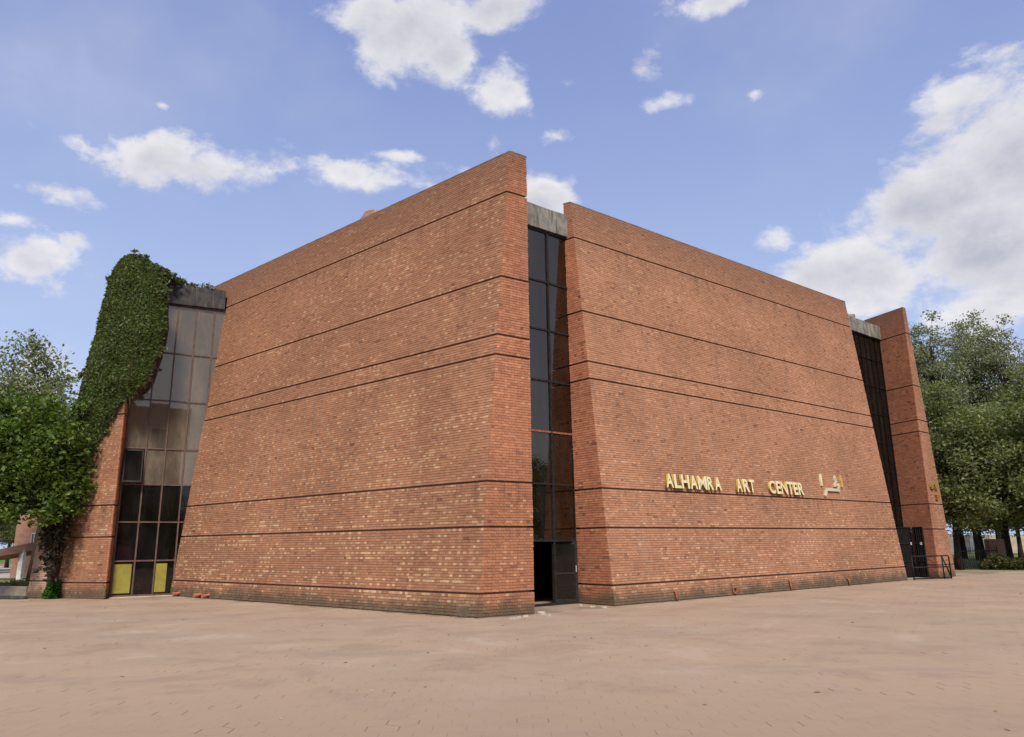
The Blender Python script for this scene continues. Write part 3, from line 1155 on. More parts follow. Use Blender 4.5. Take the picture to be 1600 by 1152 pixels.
sgn = empty('lettering_sign', v3(W2n + d2 * 5, 3.6), 'gold raised Latin capitals in three words on the right brick wall', 'sign')
Z5 = lambda x: 1018.5 + x / 5.0
Y5 = lambda y: 720 + y / 5.0
words = [  # glyph, x0, x1 (zoomed photo), top y, bottom y
    ('A', 86, 142, 102, 212), ('L', 150, 203, 108, 217), ('H', 207, 268, 111, 220), ('A', 276, 330, 117, 224), ('M', 336, 404, 121, 229), ('R', 409, 455, 127, 231), ('A', 467, 515, 131, 234),
    ('A', 638, 678, 143, 246), ('R', 688, 738, 146, 247), ('T', 738, 778, 149, 250),
    ('C', 893, 940, 157, 258), ('E', 948, 983, 162, 261), ('N', 986, 1034, 165, 265), ('T', 1036, 1080, 167, 266), ('E', 1084, 1114, 171, 268), ('R', 1119, 1160, 174, 270)]
for (ch, x0, x1, ya, yb) in words:
    s0, t1 = wall2_point(Z5(x0), Y5(ya))
    s1, t1b = wall2_point(Z5(x1), Y5(ya + 3))
    _, t0 = wall2_point(Z5((x0 + x1) / 2), Y5(yb))
    place_glyph(ch, sgn, v3(W2n), e2, up2, nn2, (s0, s1, t0, (t1 + t1b) / 2), .085, .015, [MT['gold'], MT['gold_side']])


def stroke(name, parent, pts, wid, mat, depth=.08, standoff=.015):
    """flat-ended stroke polygon on the right wall from photo pixels"""
    st = [wall2_point(*p) for p in pts]
    me = MB()
    L_, R_ = [], []
    n = len(st)
    for i in range(n):
        a, b = Vector(st[max(i - 1, 0)]), Vector(st[min(i + 1, n - 1)])
        d = (b - a).normalized()
        nrm = Vector((-d.y, d.x))
        w_ = (wid[i] if isinstance(wid, (list, tuple)) else wid) * .62
        L_.append(Vector(st[i]) + nrm * w_ / 2)
        R_.append(Vector(st[i]) - nrm * w_ / 2)
    P3 = lambda q_, k: v3(W2n) + e2 * q_.x + up2 * q_.y + nn2 * k
    vs = [P3(x, k) for k in (standoff, standoff + depth) for x in L_ + R_]
    m = 2 * n
    fs = []
    for i in range(n - 1):
        for o_ in (0, m):
            fs.append((o_ + i, o_ + i + 1, o_ + n + i + 1, o_ + n + i))
        fs.append((i, i + 1, m + i + 1, m + i))
        fs.append((n + i, n + i + 1, m + n + i + 1, m + n + i))
    fs.append((0, n, m + n, m))
    fs.append((n - 1, 2 * n - 1, m + 2 * n - 1, m + n - 1))
    return me.add(vs, fs).build(name, mat, parent)


usg = empty('urdu_sign', v3(W2n + d2 * 13, 3.6), 'cream and gold raised Urdu script on the brick wall after the Latin words', 'sign')
zz = lambda x, y: (1269 + x / 20.95, 728.5 + y / 20.95)
stroke('letter', usg, [zz(215, 270), zz(235, 450), zz(268, 650)], [.13, .17, .14], MT['gold'])
stroke('letter', usg, [zz(360, 985), zz(405, 930), zz(420, 790)], [.12, .16, .16], MT['cream'])
stroke('letter', usg, [zz(400, 770), zz(600, 785), zz(820, 800)], [.20, .20, .20], MT['cream'], 0.078)
stroke('letter', usg, [zz(845, 860), zz(800, 740), zz(820, 600)], [.10, .17, .19], MT['cream'], 0.084)
stroke('letter', usg, [zz(820, 625), zz(740, 630), zz(650, 660)], [.16, .17, .16], MT['cream'], 0.075)
stroke('letter', usg, [zz(690, 640), zz(735, 500), zz(690, 300)], [.16, .16, .06], MT['cream'], 0.069)
stroke('letter', usg, [zz(690, 480), zz(672, 400), zz(690, 340)], [.08, .12, .06], MT['cream'], 0.063)
stroke('letter', usg, [zz(860, 300), zz(880, 450), zz(920, 590), zz(930, 705)], [.06, .19, .20, .12], MT['gold_side'], 0.084)

# sign on the end of the east slab
dB = unit(W3o - W3e)
nB = Vector((dB[1], -dB[0], 0))
gsg = empty('gate_sign', v3(W3e + dB * .8, 3.8), 'small ochre raised letters above a numeral on the narrow brick slab end', 'sign')
zs_ = lambda x, y: (1420 + x / 19.2, 735 + y / 19.2)
def slab_pt(u, v):
    q_ = on_plane(u, v, v3(W3e), nB) - v3(W3e)
    return q_.dot(v3(dB)), q_.z
for ch, xa, xb, ya, yb in (('G', 600, 655, 395, 570), ('A', 658, 706, 395, 580), ('T', 708, 748, 400, 585), ('E', 754, 800, 405, 590), ('3', 770, 835, 720, 890)):
    a, z1_ = slab_pt(*zs_(xa, ya))
    b, _ = slab_pt(*zs_(xb, ya))
    _, z0_ = slab_pt(*zs_((xa + xb) / 2 + 20, yb))
    place_glyph(ch, gsg, v3(W3e), v3(dB), Vector((0, 0, 1)), nB, (a, b, z0_, z1_), .07, .012, [MT['ochre'], MT['ochre']])

# ------------------------------------------------------------------ steel gates and rail at the right corner
def bar_gate(org, d, wdt, hgt, nb, rails, lab, name='steel_gate'):
    t = empty(name, v3(org), lab, 'gate', 'black bar gates')
    ax, ay = v3(d), v3(V2(-d[1], d[0]))
    f = MB()
    for (a, b, c, e) in ((0, .06, .04, hgt), (wdt - .06, wdt, .04, hgt), (.06, wdt - .06, hgt - .06, hgt), (.06, wdt - .06, .04, .10)):
        f.box(v3(org), ax, ay, (0, 0, 1), (a, b), (-.03, .03), (c, e))
    f.build('frame', MT['black_steel'], t)
    MB().box(v3(org), ax, ay, (0, 0, 1), (.05, wdt - .05), (.031, .037), (.08, hgt - .04)).build('sheet', MT['black_steel'], t)  # black backing added to stand in for the dark opening behind the bars
    for k in range(nb):
        s = .06 + (wdt - .12) * (k + 1) / (nb + 1)
        MB().box(v3(org), ax, ay, (0, 0, 1), (s - .018, s + .018), (-.028, .02), (.10, hgt - .06)).build('bar', MT['mullion_black'], t)
    for z in rails:
        MB().box(v3(org), ax, ay, (0, 0, 1), (.06, wdt - .06), (-.034, .024), (z, z + .05)).build('rail', MT['mullion_black'], t)
    MB().box(v3(org), ax, ay, (0, 0, 1), (wdt - .20, wdt - .10), (-.05, -.03), (1.55, 1.68)).build('lock', MT['white_paint'], t)
    return t


gz0 = W3g - d2 * 1.75 - V2(-d2[1], d2[0]) * .35
bar_gate(gz0, d2, 1.62, 2.42, 7, (.75, 1.6), 'black steel bar gate leaf closed across the shaded corner')
gz1 = W3e + b3 * .62 + V2(-.93, -.37) * .12
bar_gate(W3e + b3 * 1.08 + V2(-.93, -.37) * .10, -b3, .56, 2.42, 3, (.75, 1.6), 'narrow black steel bar gate leaf folded back against the brick slab')

rl = empty('hand_rail', ground_at(1470, 905), 'low black tubular rail standing in front of the corner gate', 'railing')
RA, RB = ground_at(1428, 906.5), ground_at(1487, 904.5)
rd = (RB - RA).normalized()
RL = (RB - RA).length
rh = 1.05
for s0, s1, z0, z1, nm in ((0, RL - .06, rh, rh, 'top_rail'), (0, RL, .55, .55, 'middle_rail'), (0, RL, .05, .05, 'bottom_rail')):
    MB().tube([RA + rd * s0 + Vector((0, 0, z0)), RA + rd * s1 + Vector((0, 0, z1))], .03, 8).build(nm, MT['black_steel'], rl, smooth=True)
for s in (0.02, RL - .42, RL):
    MB().tube([RA + rd * s, RA + rd * s + Vector((0, 0, rh - (.06 if s == RL else 0))), RA + rd * (s - .05 if s == RL else s) + Vector((0, 0, rh))], .032, 8).build('post', MT['black_steel'], rl, smooth=True)
MB().tube([RA + rd * (RL - .42) + Vector((0, 0, rh)), RA + rd * RL + Vector((0, 0, .06))], .028, 8).build('brace', MT['black_steel'], rl, smooth=True)

# ------------------------------------------------------------------ chips of broken paving
for k, (u, v, sz) in enumerate(((803, 968, .22), (822, 964, .15), (846, 958, .26), (850, 961, .14), (812, 966, .12), (835, 963, .10), (926, 949, .22), (944, 950, .2), (908, 947, .12), (858, 963, .1))):
    p = ground_at(u, v)
    b = MB()
    n = 6
    rr = [sz * random.uniform(.6, 1) / 2 for _ in range(n)]
    ph = random.random() * 6
    lo = [(p.x + rr[i] * 1.3 * math.cos(ph + i * 2 * math.pi / n), p.y + rr[i] * math.sin(ph + i * 2 * math.pi / n), .0) for i in range(n)]
    hi = [(p.x + (x - p.x) * .85, p.y + (y - p.y) * .85, .03 + .02 * random.random()) for x, y, _ in lo]
    b.add(lo + hi, [tuple(range(n - 1, -1, -1)), tuple(range(n, 2 * n))] + [(i, (i + 1) % n, n + (i + 1) % n, n + i) for i in range(n)])
    tag(b.build('rubble_chip', MT['pale_concrete']), 'pale broken paving chip lying by the front corner doorway', 'rubble', 'broken paving chips by the doorway')


# ------------------------------------------------------------------ foliage
def leaf_cards(C_, size, r, tints, up_bias=.4, aspect=1.9, fold=.25):
    """C_ (N,3) centres -> two-quad folded leaves; returns verts, quads, tint"""
    n = len(C_)
    nrm = r.normal(0, 1, (n, 3))
    nrm[:, 2] = np.abs(nrm[:, 2]) + up_bias
    nrm /= np.linalg.norm(nrm, axis=1)[:, None]
    a = np.cross(nrm, r.normal(0, 1, (n, 3)))
    a /= np.linalg.norm(a, axis=1)[:, None]
    b = np.cross(nrm, a)
    s = (size * (.45 + 1.1 * r.rand(n) ** 1.3))[:, None]
    la, lb = a * s * .5 * aspect ** .5, b * s * .5 / aspect ** .5
    V = np.stack([C_ - la, C_ + lb * 1.0 - la * .1 + nrm * s * fold * .3, C_ + la - nrm * s * fold * .5, C_ - lb * 1.0 - la * .1 + nrm * s * fold * .3], 1).reshape(-1, 3)
    Qd = np.arange(4 * n).reshape(n, 4)
    return V, Qd, np.repeat(tints, 4, 0)


def leaf_tints(n, r, cols, bright=None):
    cols = np.array(cols)
    t = r.rand(n, len(cols)) ** 2.2
    t /= t.sum(1)[:, None]
    c = t @ cols
    return np.clip(c * (1 + r.normal(0, .16, n))[:, None], .004, 1)


def make_tree(name, seed, height, crown, trunk_r, cols, leaf, nclump, per, lean=(0, 0), sparse=1.0, clump_r=.55, trunk_top=.55):
    """tree at the origin. crown: list of lobes (x,y,z,rx,ry,rz)"""
    r = np.random.RandomState(seed)
    root = empty(name)
    tb = MB()
    tp = [Vector((lean[0] * t ** 1.3 + .12 * math.sin(4 * t + seed), lean[1] * t, height * trunk_top * t)) for t in np.linspace(0, 1, 7)]
    tb.tube(tp, [trunk_r * (1.35 if i == 0 else 1 - .11 * i) for i in range(7)], 10)
    pts, wt = [], []
    for (x, y, z, rx, ry, rz) in crown:
        m = int(nclump * rx * ry * rz / sum(c[3] * c[4] * c[5] for c in crown)) + 3
        u = r.normal(0, 1, (m, 3))
        u /= np.linalg.norm(u, axis=1)[:, None]
        rad = (.45 + .55 * r.rand(m)) ** .62
        rad *= 1 + .22 * np.sin(5 * u[:, 0] + seed) * np.cos(4 * u[:, 2] + 2 * u[:, 1])
        pts.append(np.c_[x + u[:, 0] * rad * rx, y + u[:, 1] * rad * ry, z + u[:, 2] * rad * rz])
    pts = np.concatenate(pts)
    pts = pts[pts[:, 2] > height * .10]
    # limbs: to every 6th clump
    for i in range(0, len(pts), max(1, len(pts) // 110)):
        t = np.clip((pts[i, 2] / height - .08) / trunk_top * .75, .48, .98)
        k = t * 6
        a = tp[int(k)].lerp(tp[min(int(k) + 1, 6)], k - int(k))
        e = Vector(pts[i])
        mid = a.lerp(e, .5) + Vector((r.normal(0, .2), r.normal(0, .2), .35))
        r1 = trunk_r * (.36 - .18 * t)
        tb.tube([a, a.lerp(mid, .55), mid, e], [r1, r1 * .75, r1 * .5, r1 * .15], 6, False)
    tb.build('trunk', MT['bark'], root, smooth=True)
    cs = []
    for p in pts:
        m = int(per * (.6 + .8 * r.rand()))
        q_ = np.clip(r.normal(0, 1, (m, 3)), -1.7, 1.7) * clump_r * np.array([1, 1, .62]) * (.7 + .5 * r.rand())
        cs.append(p + q_)
    cs = np.concatenate(cs)
    V_, Q_, T_ = leaf_cards(cs, leaf, r, leaf_tints(len(cs), r, cols), aspect=1.7)
    np_mesh('crown', V_, Q_, MT['leaf'], root, T_)
    return root


def copy_tree(o, loc, rz, sc, label, group=None, cat='tree'):
    c = o.copy()
    C.objects.link(c)
    c.location = loc
    c.rotation_euler = (0, 0, rz)
    c.scale = sc if isinstance(sc, tuple) else (sc, sc, sc)
    for ch in o.children:
        k = ch.copy()
        C.objects.link(k)
        k.parent = c
        k.matrix_parent_inverse = Matrix()
    c['label'], c['category'] = label, cat
    if group:
        c['group'] = group
    return c


GREEN = [(.036, .082, .013), (.060, .115, .017), (.115, .165, .024), (.022, .050, .012)]
DULL = [(.140, .165, .062), (.20, .215, .085), (.095, .118, .048), (.25, .25, .12)]
PALE = [(.23, .24, .16), (.17, .19, .12), (.30, .29, .21), (.12, .145, .085)]  # grey-green leaves, lightened so distance haze sits in the colour
YELL = [(.13, .19, .018), (.20, .24, .03), (.08, .14, .018), (.04, .08, .014)]

# prototypes
near_tree = make_tree('broadleaf_tree', 3, 9.4, [(1.6, 0, 4.9, 2.1, 2.0, 2.2), (3.0, -.3, 5.5, 1.1, 1.4, 1.6), (2.9, -.3, 3.7, 1.2, 1.3, 1.3), (-.6, 0, 5.0, 2.2, 2.1, 2.3), (.9, 0, 6.6, 1.0, 1.1, .9)],
                      .22, GREEN + GREEN[3:] + YELL, .135, 235, 120, (.1, .1), clump_r=.36)
near_tree.location = at_depth(-46, 860, 29.9)
near_tree.location.z = 0
near_tree.scale = (1.06, 1.0, 1.06)
tag(near_tree, 'glossy dark green broadleaf tree with yellow tips overlapping the ivy-clad slab', 'tree')
pale_tree = make_tree('pale_tree', 11, 12.5, [(-1.3, 0, 8.0, 3.2, 3.4, 3.4), (1.3, .3, 7.2, 2.0, 2.2, 2.0), (-1.7, 0, 10.6, 1.5, 1.5, 1.8)], .2, PALE + DULL, .15, 170, 78, clump_r=.46)
tag(pale_tree, 'pale open-crowned tree rising behind the dark broadleaf tree', 'tree')
pale_tree.location = (at_depth(60, 850, 46).x, 46, 0)
pale_tree.scale = (1.2, 1.2, 1.22)

round_tree = make_tree('broadleaf_tree', 21, 12.0, [(0, 0, 7.2, 3.6, 3.4, 3.4), (-1.2, -.5, 9.6, 2.0, 2.0, 2.2), (2.4, 0, 6.2, 2.4, 2.4, 2.6), (-1.8, -.6, 4.8, 2.0, 2.0, 1.9), (.4, -.2, 4.0, 2.8, 2.6, 1.5)],
                       .21, DULL + GREEN[:1] + DULL[1:2], .15, 165, 165, (.9, 0), clump_r=.5)
tp_ = ground_at(1497, 890)
round_tree.location = tp_
tag(round_tree, 'leafy dark tree with leaning trunk rising right beside the narrow brick slab', 'tree')
tall_tree = make_tree('tall_tree', 33, 24, [(0, 0, 14.5, 2.8, 2.8, 6.0), (-1.7, 0, 19.5, 1.5, 1.6, 3.2), (1.7, 0, 19, 1.5, 1.6, 3.6), (0, 0, 22, 1.4, 1.4, 2.3)],
                      .30, PALE + PALE + DULL[:2], .18, 135, 105, clump_r=.62, trunk_top=.85)


def base_at(u, y):
    p = at_depth(u, 850, y)
    return Vector((p.x, p.y, 0))


tall_tree.location = base_at(1500, 72)
tag(tall_tree, 'tall sparse grey-green tree towering just behind the narrow brick slab', 'tree', 'tall sparse trees behind the hall')
tall_tree['label'] = 'tall sparse grey-green tree rising above the leafy trees behind the hall'
TL = 'tall sparse grey-green tree rising above the leafy trees behind the hall'
for (u, y, rz, s) in ((1564, 76, 1.3, (1.0, 1.0, 1.06)), (1616, 72, .3, (.9, .9, .98)), (1662, 80, 5.1, (.9, .9, .92)), (1462, 80, 4.2, (1.05, 1.05, 1.0))):
    copy_tree(tall_tree, base_at(u, y), rz, s, TL, 'tall sparse trees behind the hall')
RTL = 'dense round-crowned tree standing beyond the hedge and iron fence'
for (u, y, rz, s) in ((1536, 58, 2.1, 1.0), (1576, 49, 4.0, .98), (1604, 53, 5.2, 1.05), (1592, 62, .7, 1.0), (1650, 46, 1.1, 1.1), (1528, 66, 3.3, 1.05), (1566, 68, 5.9, 1.1)):
    copy_tree(round_tree, base_at(u, y), rz, (s * .95, s * .95, s * .93), RTL, 'dense trees beyond the fence')
LTL = 'dark background tree beyond the lawn and brick walkway'
for (u, y, rz, s) in ((-40, 70, .4, .9), (15, 84, 2.2, .85), (60, 90, 3.9, .8), (-90, 60, 5.0, .9), (95, 100, 1.0, .75)):
    copy_tree(round_tree, base_at(u, y), rz, s, LTL, 'background trees beyond the lawn')
# trees on the far side of the plaza: they stand mirrored in the corner glass
MTL = 'round-crowned tree across the plaza, mirrored dark in the corner glass'
for (x, y, rz, s) in ((6, -22, 0, .72), (12, -24, 1.7, .8), (18, -21, 3.1, .7), (-2, -26, 4.4, .75), (46, 17, .6, .85), (50, 23, 2.4, .9), (48, 11, 5.0, .8)):
    copy_tree(round_tree, (x, y, 0), rz, s, MTL, 'trees across the plaza')
# hall across the plaza, also mirrored in the glass
hall = empty('brick_hall', (22, -44, 0), 'plain tan brick block with tall windows across the plaza, mirrored in the corner glass', 'building')
HA = lambda name, x, y, z, m, p=hall: MB().box((22, -44, 0), (1, .3, 0), (-.3, 1, 0), (0, 0, 1), x, y, z).build(name, m, p)
hw = HA('wall', (-8, 8), (-5, 5), (-.05, 21), MT['tan_brick'])
for x in (-5.5, -1.5, 2.5):
    for z in (4, 9, 14):
        fr_ = HA('window', (x, x + 2.4), (4.98, 5.06), (z, z + 3.6), MT['white_paint'])
        for k in (0, 1):
            HA('pane', (x + .12 + 1.14 * k, x + 1.14 + 1.14 * k), (5.03, 5.08), (z + .12, z + 3.48), MT['glass_dark'], fr_)

# ---- ivy over the west slab end
pl4, nl4 = v3(W4e), Vector((*(unit(W4e - W4o)), 0))
n4 = Vector((nl4.y, -nl4.x, 0))          # outward normal of the slab end
if n4.y > 0:
    n4 = -n4


def ivy_pts(poly, n, r, th=(.08, .34), dome=True):
    """random points in a photo polygon, on the slab-end plane, pushed outwards"""
    poly = np.array(poly, float)
    lo, hi = poly.min(0), poly.max(0)
    out = []
    while len(out) < n:
        p = lo + (hi - lo) * r.rand(2)
        ins = False
        dmin = 1e9
        for i in range(len(poly)):
            a, b = poly[i - 1], poly[i]
            if (a[1] > p[1]) != (b[1] > p[1]) and p[0] < (b[0] - a[0]) * (p[1] - a[1]) / (b[1] - a[1]) + a[0]:
                ins = not ins
            ab = b - a
            t = np.clip(np.dot(p - a, ab) / np.dot(ab, ab), 0, 1)
            dmin = min(dmin, np.linalg.norm(p - a - t * ab))
        if not ins:
            continue
        q_ = on_plane(p[0], p[1], pl4, n4)
        bulge = th[0] + (th[1] - th[0]) * min(1, dmin / 26.0) ** .6
        lump = .55 + .9 * float(vnoise(np.array([p[0] / 22.]), np.array([p[1] / 26.]), 5)[0])
        depth = bulge * lump * (1 - .35 * r.rand() ** 2)
        out.append(q_ + n4 * depth)
    return np.array([list(o) for o in out])


ivy = empty('ivy', v3(W4e), 'thick green ivy mantle covering the top of the left brick slab', 'ivy')
IVY = [(126, 690), (120, 640), (133, 590), (150, 530), (165, 470), (178, 425), (192, 404), (207, 398), (222, 401), (236, 412), (246, 428), (256, 440), (264, 452), (262, 478), (263, 505),
       (258, 530), (248, 556), (238, 585), (222, 605), (206, 618), (190, 632), (178, 652), (166, 678), (150, 700), (134, 704)]
ri = np.random.RandomState(51)
pts = ivy_pts(IVY, 22000, ri)
V_, Q_, T_ = leaf_cards(pts, .13, ri, leaf_tints(len(pts), ri, [(.075, .115, .032), (.095, .14, .038), (.13, .165, .05), (.045, .075, .022), (.11, .105, .045)]), up_bias=.1, aspect=1.8)
np_mesh('foliage', V_, Q_, MT['leaf'], ivy, T_)
# the leaves that wrap round the batter and over the top, set back from the end plane
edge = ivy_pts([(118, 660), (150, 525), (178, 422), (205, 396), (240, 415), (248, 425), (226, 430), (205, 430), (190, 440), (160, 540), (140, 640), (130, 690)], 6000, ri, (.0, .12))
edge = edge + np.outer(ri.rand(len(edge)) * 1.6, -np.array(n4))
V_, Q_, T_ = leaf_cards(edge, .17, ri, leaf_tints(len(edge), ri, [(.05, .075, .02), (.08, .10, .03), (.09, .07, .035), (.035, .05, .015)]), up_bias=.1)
np_mesh('side_foliage', V_, Q_, MT['leaf'], ivy, T_)
zlo, zhi = on_plane(204, 628, pl4, n4).z, H + .1
nside = Vector((b4[1], -b4[0], 0))
sp3 = []
for _ in range(3800):
    z_ = zlo + (zhi - zlo) * ri.rand()
    b_ = .85 * ri.rand()
    q_ = v3(W4e + b4 * b_, z_) + nside * (.04 + .32 * ri.rand() * min(1, (z_ - zlo) / 1.2 + .2))
    sp3.append(list(q_))
for k in range(60):                                   # loose sprigs that break the outline
    i = ri.randint(len(IVY))
    a_, b_ = np.array(IVY[i - 1]), np.array(IVY[i])
    q0_ = on_plane(*(a_ + (b_ - a_) * ri.rand()), pl4, n4) + n4 * .12
    dv_ = Vector((ri.normal(0, 1), 0, ri.normal(-.2, 1))).normalized()
    for j in range(14):
        sp3.append(list(q0_ + dv_ * (.24 * ri.rand()) + Vector(ri.normal(0, .05, 3))))
V_, Q_, T_ = leaf_cards(np.array(sp3), .13, ri, leaf_tints(len(sp3), ri, [(.075, .115, .032), (.095, .14, .038), (.05, .075, .022), (.10, .095, .042)]), up_bias=.1)
np_mesh('side_foliage', V_, Q_, MT['leaf'], ivy, T_)
# hull of twigs behind the leaves
hullp = [on_plane(u + (192 - u) * .2, v + (550 - v) * .1, pl4, n4) for u, v in IVY]
hull = MB()
nh = len(hullp)
hull.add([p - n4 * .5 for p in hullp] + [p + n4 * .02 for p in hullp], [tuple(range(nh)), tuple(range(2 * nh - 1, nh - 1, -1))] + [(i, (i + 1) % nh, nh + (i + 1) % nh, nh + i) for i in range(nh)])
hull.build('twig_mat', MT['vine_wood'], ivy)
tw = MB()
for k in range(70):
    i = ri.randint(len(pts))
    p = Vector(pts[i])
    tw.tube([p, p + Vector((ri.normal(0, .12), 0, -.25)) + n4 * .08, p + Vector((ri.normal(0, .2), 0, -.55 - .3 * ri.rand())) + n4 * .1], [.012, .008, .004], 4, False)
for (u, v) in ((176, 655), (182, 648), (190, 634), (200, 626), (214, 612), (234, 588), (240, 570), (206, 622)):
    p = on_plane(u, v, pl4, n4) + n4 * .1
    for _ in range(5):
        tw.tube([p, p + Vector((ri.normal(0, .1), 0, .4)), p + Vector((ri.normal(0, .3), 0, .95))], [.014, .012, .008], 4, False)
        tw.tube([p, p + Vector((ri.normal(0, .15), 0, -.2)), p + Vector((ri.normal(0, .2), 0, -.45))], [.012, .008, .004], 4, False)
tag(tw.build('stem', MT['vine_wood'], ivy), kind='stuff')

# dry vine hanging beside the slab
dv = empty('dry_vine', ground_at(90, 932), 'dark withered vine curtain hanging between the ivy slab and the pale buttress', 'vine')
DRY = [(84, 760), (116, 742), (112, 800), (104, 838), (96, 880), (90, 906), (84, 902), (78, 880), (76, 850), (74, 800)]
p4 = v3(W4o)
def plane_back(u, v):
    return on_plane(u, v, p4 + Vector((0, -.62, 0)), n4)
pp = np.array([list(plane_back(*(np.array(DRY[0]) * 0 + c))) for c in DRY])
stv = MB()
dl_pts = []
for k in range(150):
    t = ri.rand()
    u_top = 84 + 30 * ri.rand()
    ln = 60 + 110 * ri.rand()
    v_top = 742 + 16 * ri.rand()
    u_bot = 76 + (u_top - 84) * .8 + 6 * ri.rand() - 2
    pts_ = []
    for j in range(5):
        f = j / 4
        vv = v_top + ln * f * (0.9 if u_top < 100 else .7)
        uu = min(u_top + (u_bot - u_top) * f + ri.normal(0, 1), 84 + (934 - vv) * .2)
        pts_.append(plane_back(uu, vv) + n4 * (.25 * ri.rand()))
    stv.tube(pts_, [.022, .02, .018, .014, .008], 4, False)
    for q_ in pts_:
        for _ in range(7):
            dl_pts.append(list(q_ + Vector((ri.normal(-.04, .09), ri.normal(0, .12), ri.normal(.1, .25)))))
tag(stv.build('stem', MT['vine_wood'], dv), kind='stuff')
dl_pts = np.array(dl_pts)
V_, Q_, T_ = leaf_cards(dl_pts, .16, ri, leaf_tints(len(dl_pts), ri, [(.035, .024, .016), (.05, .032, .02), (.03, .03, .014)]), up_bias=0)
np_mesh('foliage', V_, Q_, MT['leaf'], dv, T_)


def bush(name, loc, rx, ry, rz, n, leaf, cols, seed, label, cat='shrub', group=None, kind=None):
    r = np.random.RandomState(seed)
    u = r.normal(0, 1, (n, 3))
    u /= np.linalg.norm(u, axis=1)[:, None]
    rad = (.35 + .65 * r.rand(n) ** .5) * (1 + .18 * np.sin(6 * u[:, 0] + seed) * np.cos(5 * u[:, 1]))
    p = np.c_[u[:, 0] * rx * rad, u[:, 1] * ry * rad, np.abs(u[:, 2]) * rz * rad + .04] + np.array(loc)
    V_, Q_, T_ = leaf_cards(p, leaf, r, leaf_tints(n, r, cols))
    o = empty(name, loc, label, cat, group)
    np_mesh('foliage', V_, Q_, MT['leaf'], o, T_)
    st = MB()
    for k in range(9):
        a = r.rand() * 6.28
        st.tube([Vector(loc), Vector(loc) + Vector((math.cos(a) * rx * .3, math.sin(a) * ry * .3, rz * .5)), Vector(loc) + Vector((math.cos(a) * rx * .7, math.sin(a) * ry * .7, rz * .8))], [.02, .014, .006], 5, False)
    tag(st.build('stem', MT['vine_wood'], o), kind='stuff')
    return o


gb = ground_at(78, 936)
bush('shrub', gb + Vector((0, .1, 0)), .30, .3, .72, 1500, .09, [(.03, .11, .012), (.05, .15, .015), (.02, .07, .01)], 4, 'small bright green shrub at the foot of the ivy slab')
# weeds along the top of the left beam
bt = zpx(ol, dl, 300, 449)[1]
for k, (s, n, hgt, lab) in enumerate(((.95, 260, .42, 'tall yellowish weed clump on the sooty beam beside the ivy'), (1.5, 160, .34, 'middling weed tuft on the sooty beam'), (2.0, 90, .18, 'low mossy tuft on the sooty beam'), (2.6, 100, .26, 'olive weed tuft on the sooty beam near the wall top'))):
    p = v3(ol) + axl * s + Vector((0, 0, bt - .02))
    bush('weed', p, .34, .2, hgt, n, .09, [(.12, .12, .03), (.08, .10, .03), (.16, .14, .05)], 60 + k, lab, 'weed')

# ------------------------------------------------------------------ left background
# battered buttress of the neighbouring wing
A5, B5 = ground_at(41, 934), ground_at(69, 935)
ex5 = (B5 - A5).normalized()
C5 = ground_at(92, 931.5)
bt5 = empty('brick_buttress', B5, 'pale battered brick buttress standing behind the dry vine', 'buttress')
h5 = 6.4
dA = V2(*(B5 - A5).xy) * .62
cf5 = [lambda z: V2(A5.x, A5.y) + dA * z / h5, lambda z: V2(B5.x, B5.y), lambda z: V2(C5.x + .5, C5.y + 1.0), lambda z: V2(A5.x + .6, A5.y + 2.4) + dA * z / h5]
lv5 = [(-.03, .012)]
for gz in (.65, 2.4, 3.6):
    lv5 += [(gz - .03, .012), (gz - .029, .06), (gz + .029, .06), (gz + .03, .012)]
lv5 += [(h5, .012)]
w5 = loft('wall', cf5, lv5, MT['mortar'], bt5)
GZs = GZ
GZ = [.65, 2.4, 3.6]
cl5 = courses(h5)
GZ = GZs
PAL['E'] = ((.50, .33, .24), (.44, .28, .20), (.52, .36, .25), .2, (.25, .15, .11))
Qs = [brick_face(cf5[0], cf5[1], 'E', 301, cl5), brick_face(cf5[1], cf5[2], 'E', 302, cl5)]
bricks_to_mesh('brickwork', np.concatenate([q_[0] for q_ in Qs]), np.concatenate([q_[1] for q_ in Qs]), w5)

# kerb and low planter edge
k0, k1 = ground_at(-60, 931), ground_at(38, 934)
kd = (k1 - k0).normalized()
kn = Vector((-kd.y, kd.x, 0))
tag(MB().box(k0, kd, kn, (0, 0, 1), (0, (k1 - k0).length), (0, .25), (-.03, .42)).build('planter_wall', MT['pale_concrete'], bevel=.03), 'low beige planter wall at the edge of the plaza', 'wall')
tag(MB().box(k0 - kn * .5, kd, kn, (0, 0, 1), (0, (k1 - k0).length + .8), (0, .16), (-.03, .10)).build('kerb', MT['beam_dark'], bevel=.02), kind='structure')
rg = np.random.RandomState(8)
gp = []
for _ in range(2600):
    s, b = rg.rand() * (k1 - k0).length, rg.rand() * 3.2
    q_ = k0 + kd * s + kn * (.3 + b)
    gp.append([q_.x, q_.y, .08 + .34 * rg.rand()])
V_, Q_, T_ = leaf_cards(np.array(gp), .22, rg, leaf_tints(len(gp), rg, [(.17, .15, .07), (.10, .11, .04), (.22, .19, .10)]), up_bias=0, aspect=5)
tag(np_mesh('dry_grass', V_, Q_, MT['leaf'], None, T_), 'dry grass tufts behind the low planter wall', 'grass', kind='stuff')
# far lawn
fl = [ground_at(-80, 878.5), ground_at(36, 876.5), ground_at(60, 867), ground_at(-80, 868.5)]
MT['lawn'] = mat_noise('lawn', (.05, .16, .015), (.08, .20, .02), .8, .95, .1)
sheet('lawn', [(p.x, p.y) for p in fl], -.018, MT['lawn'])
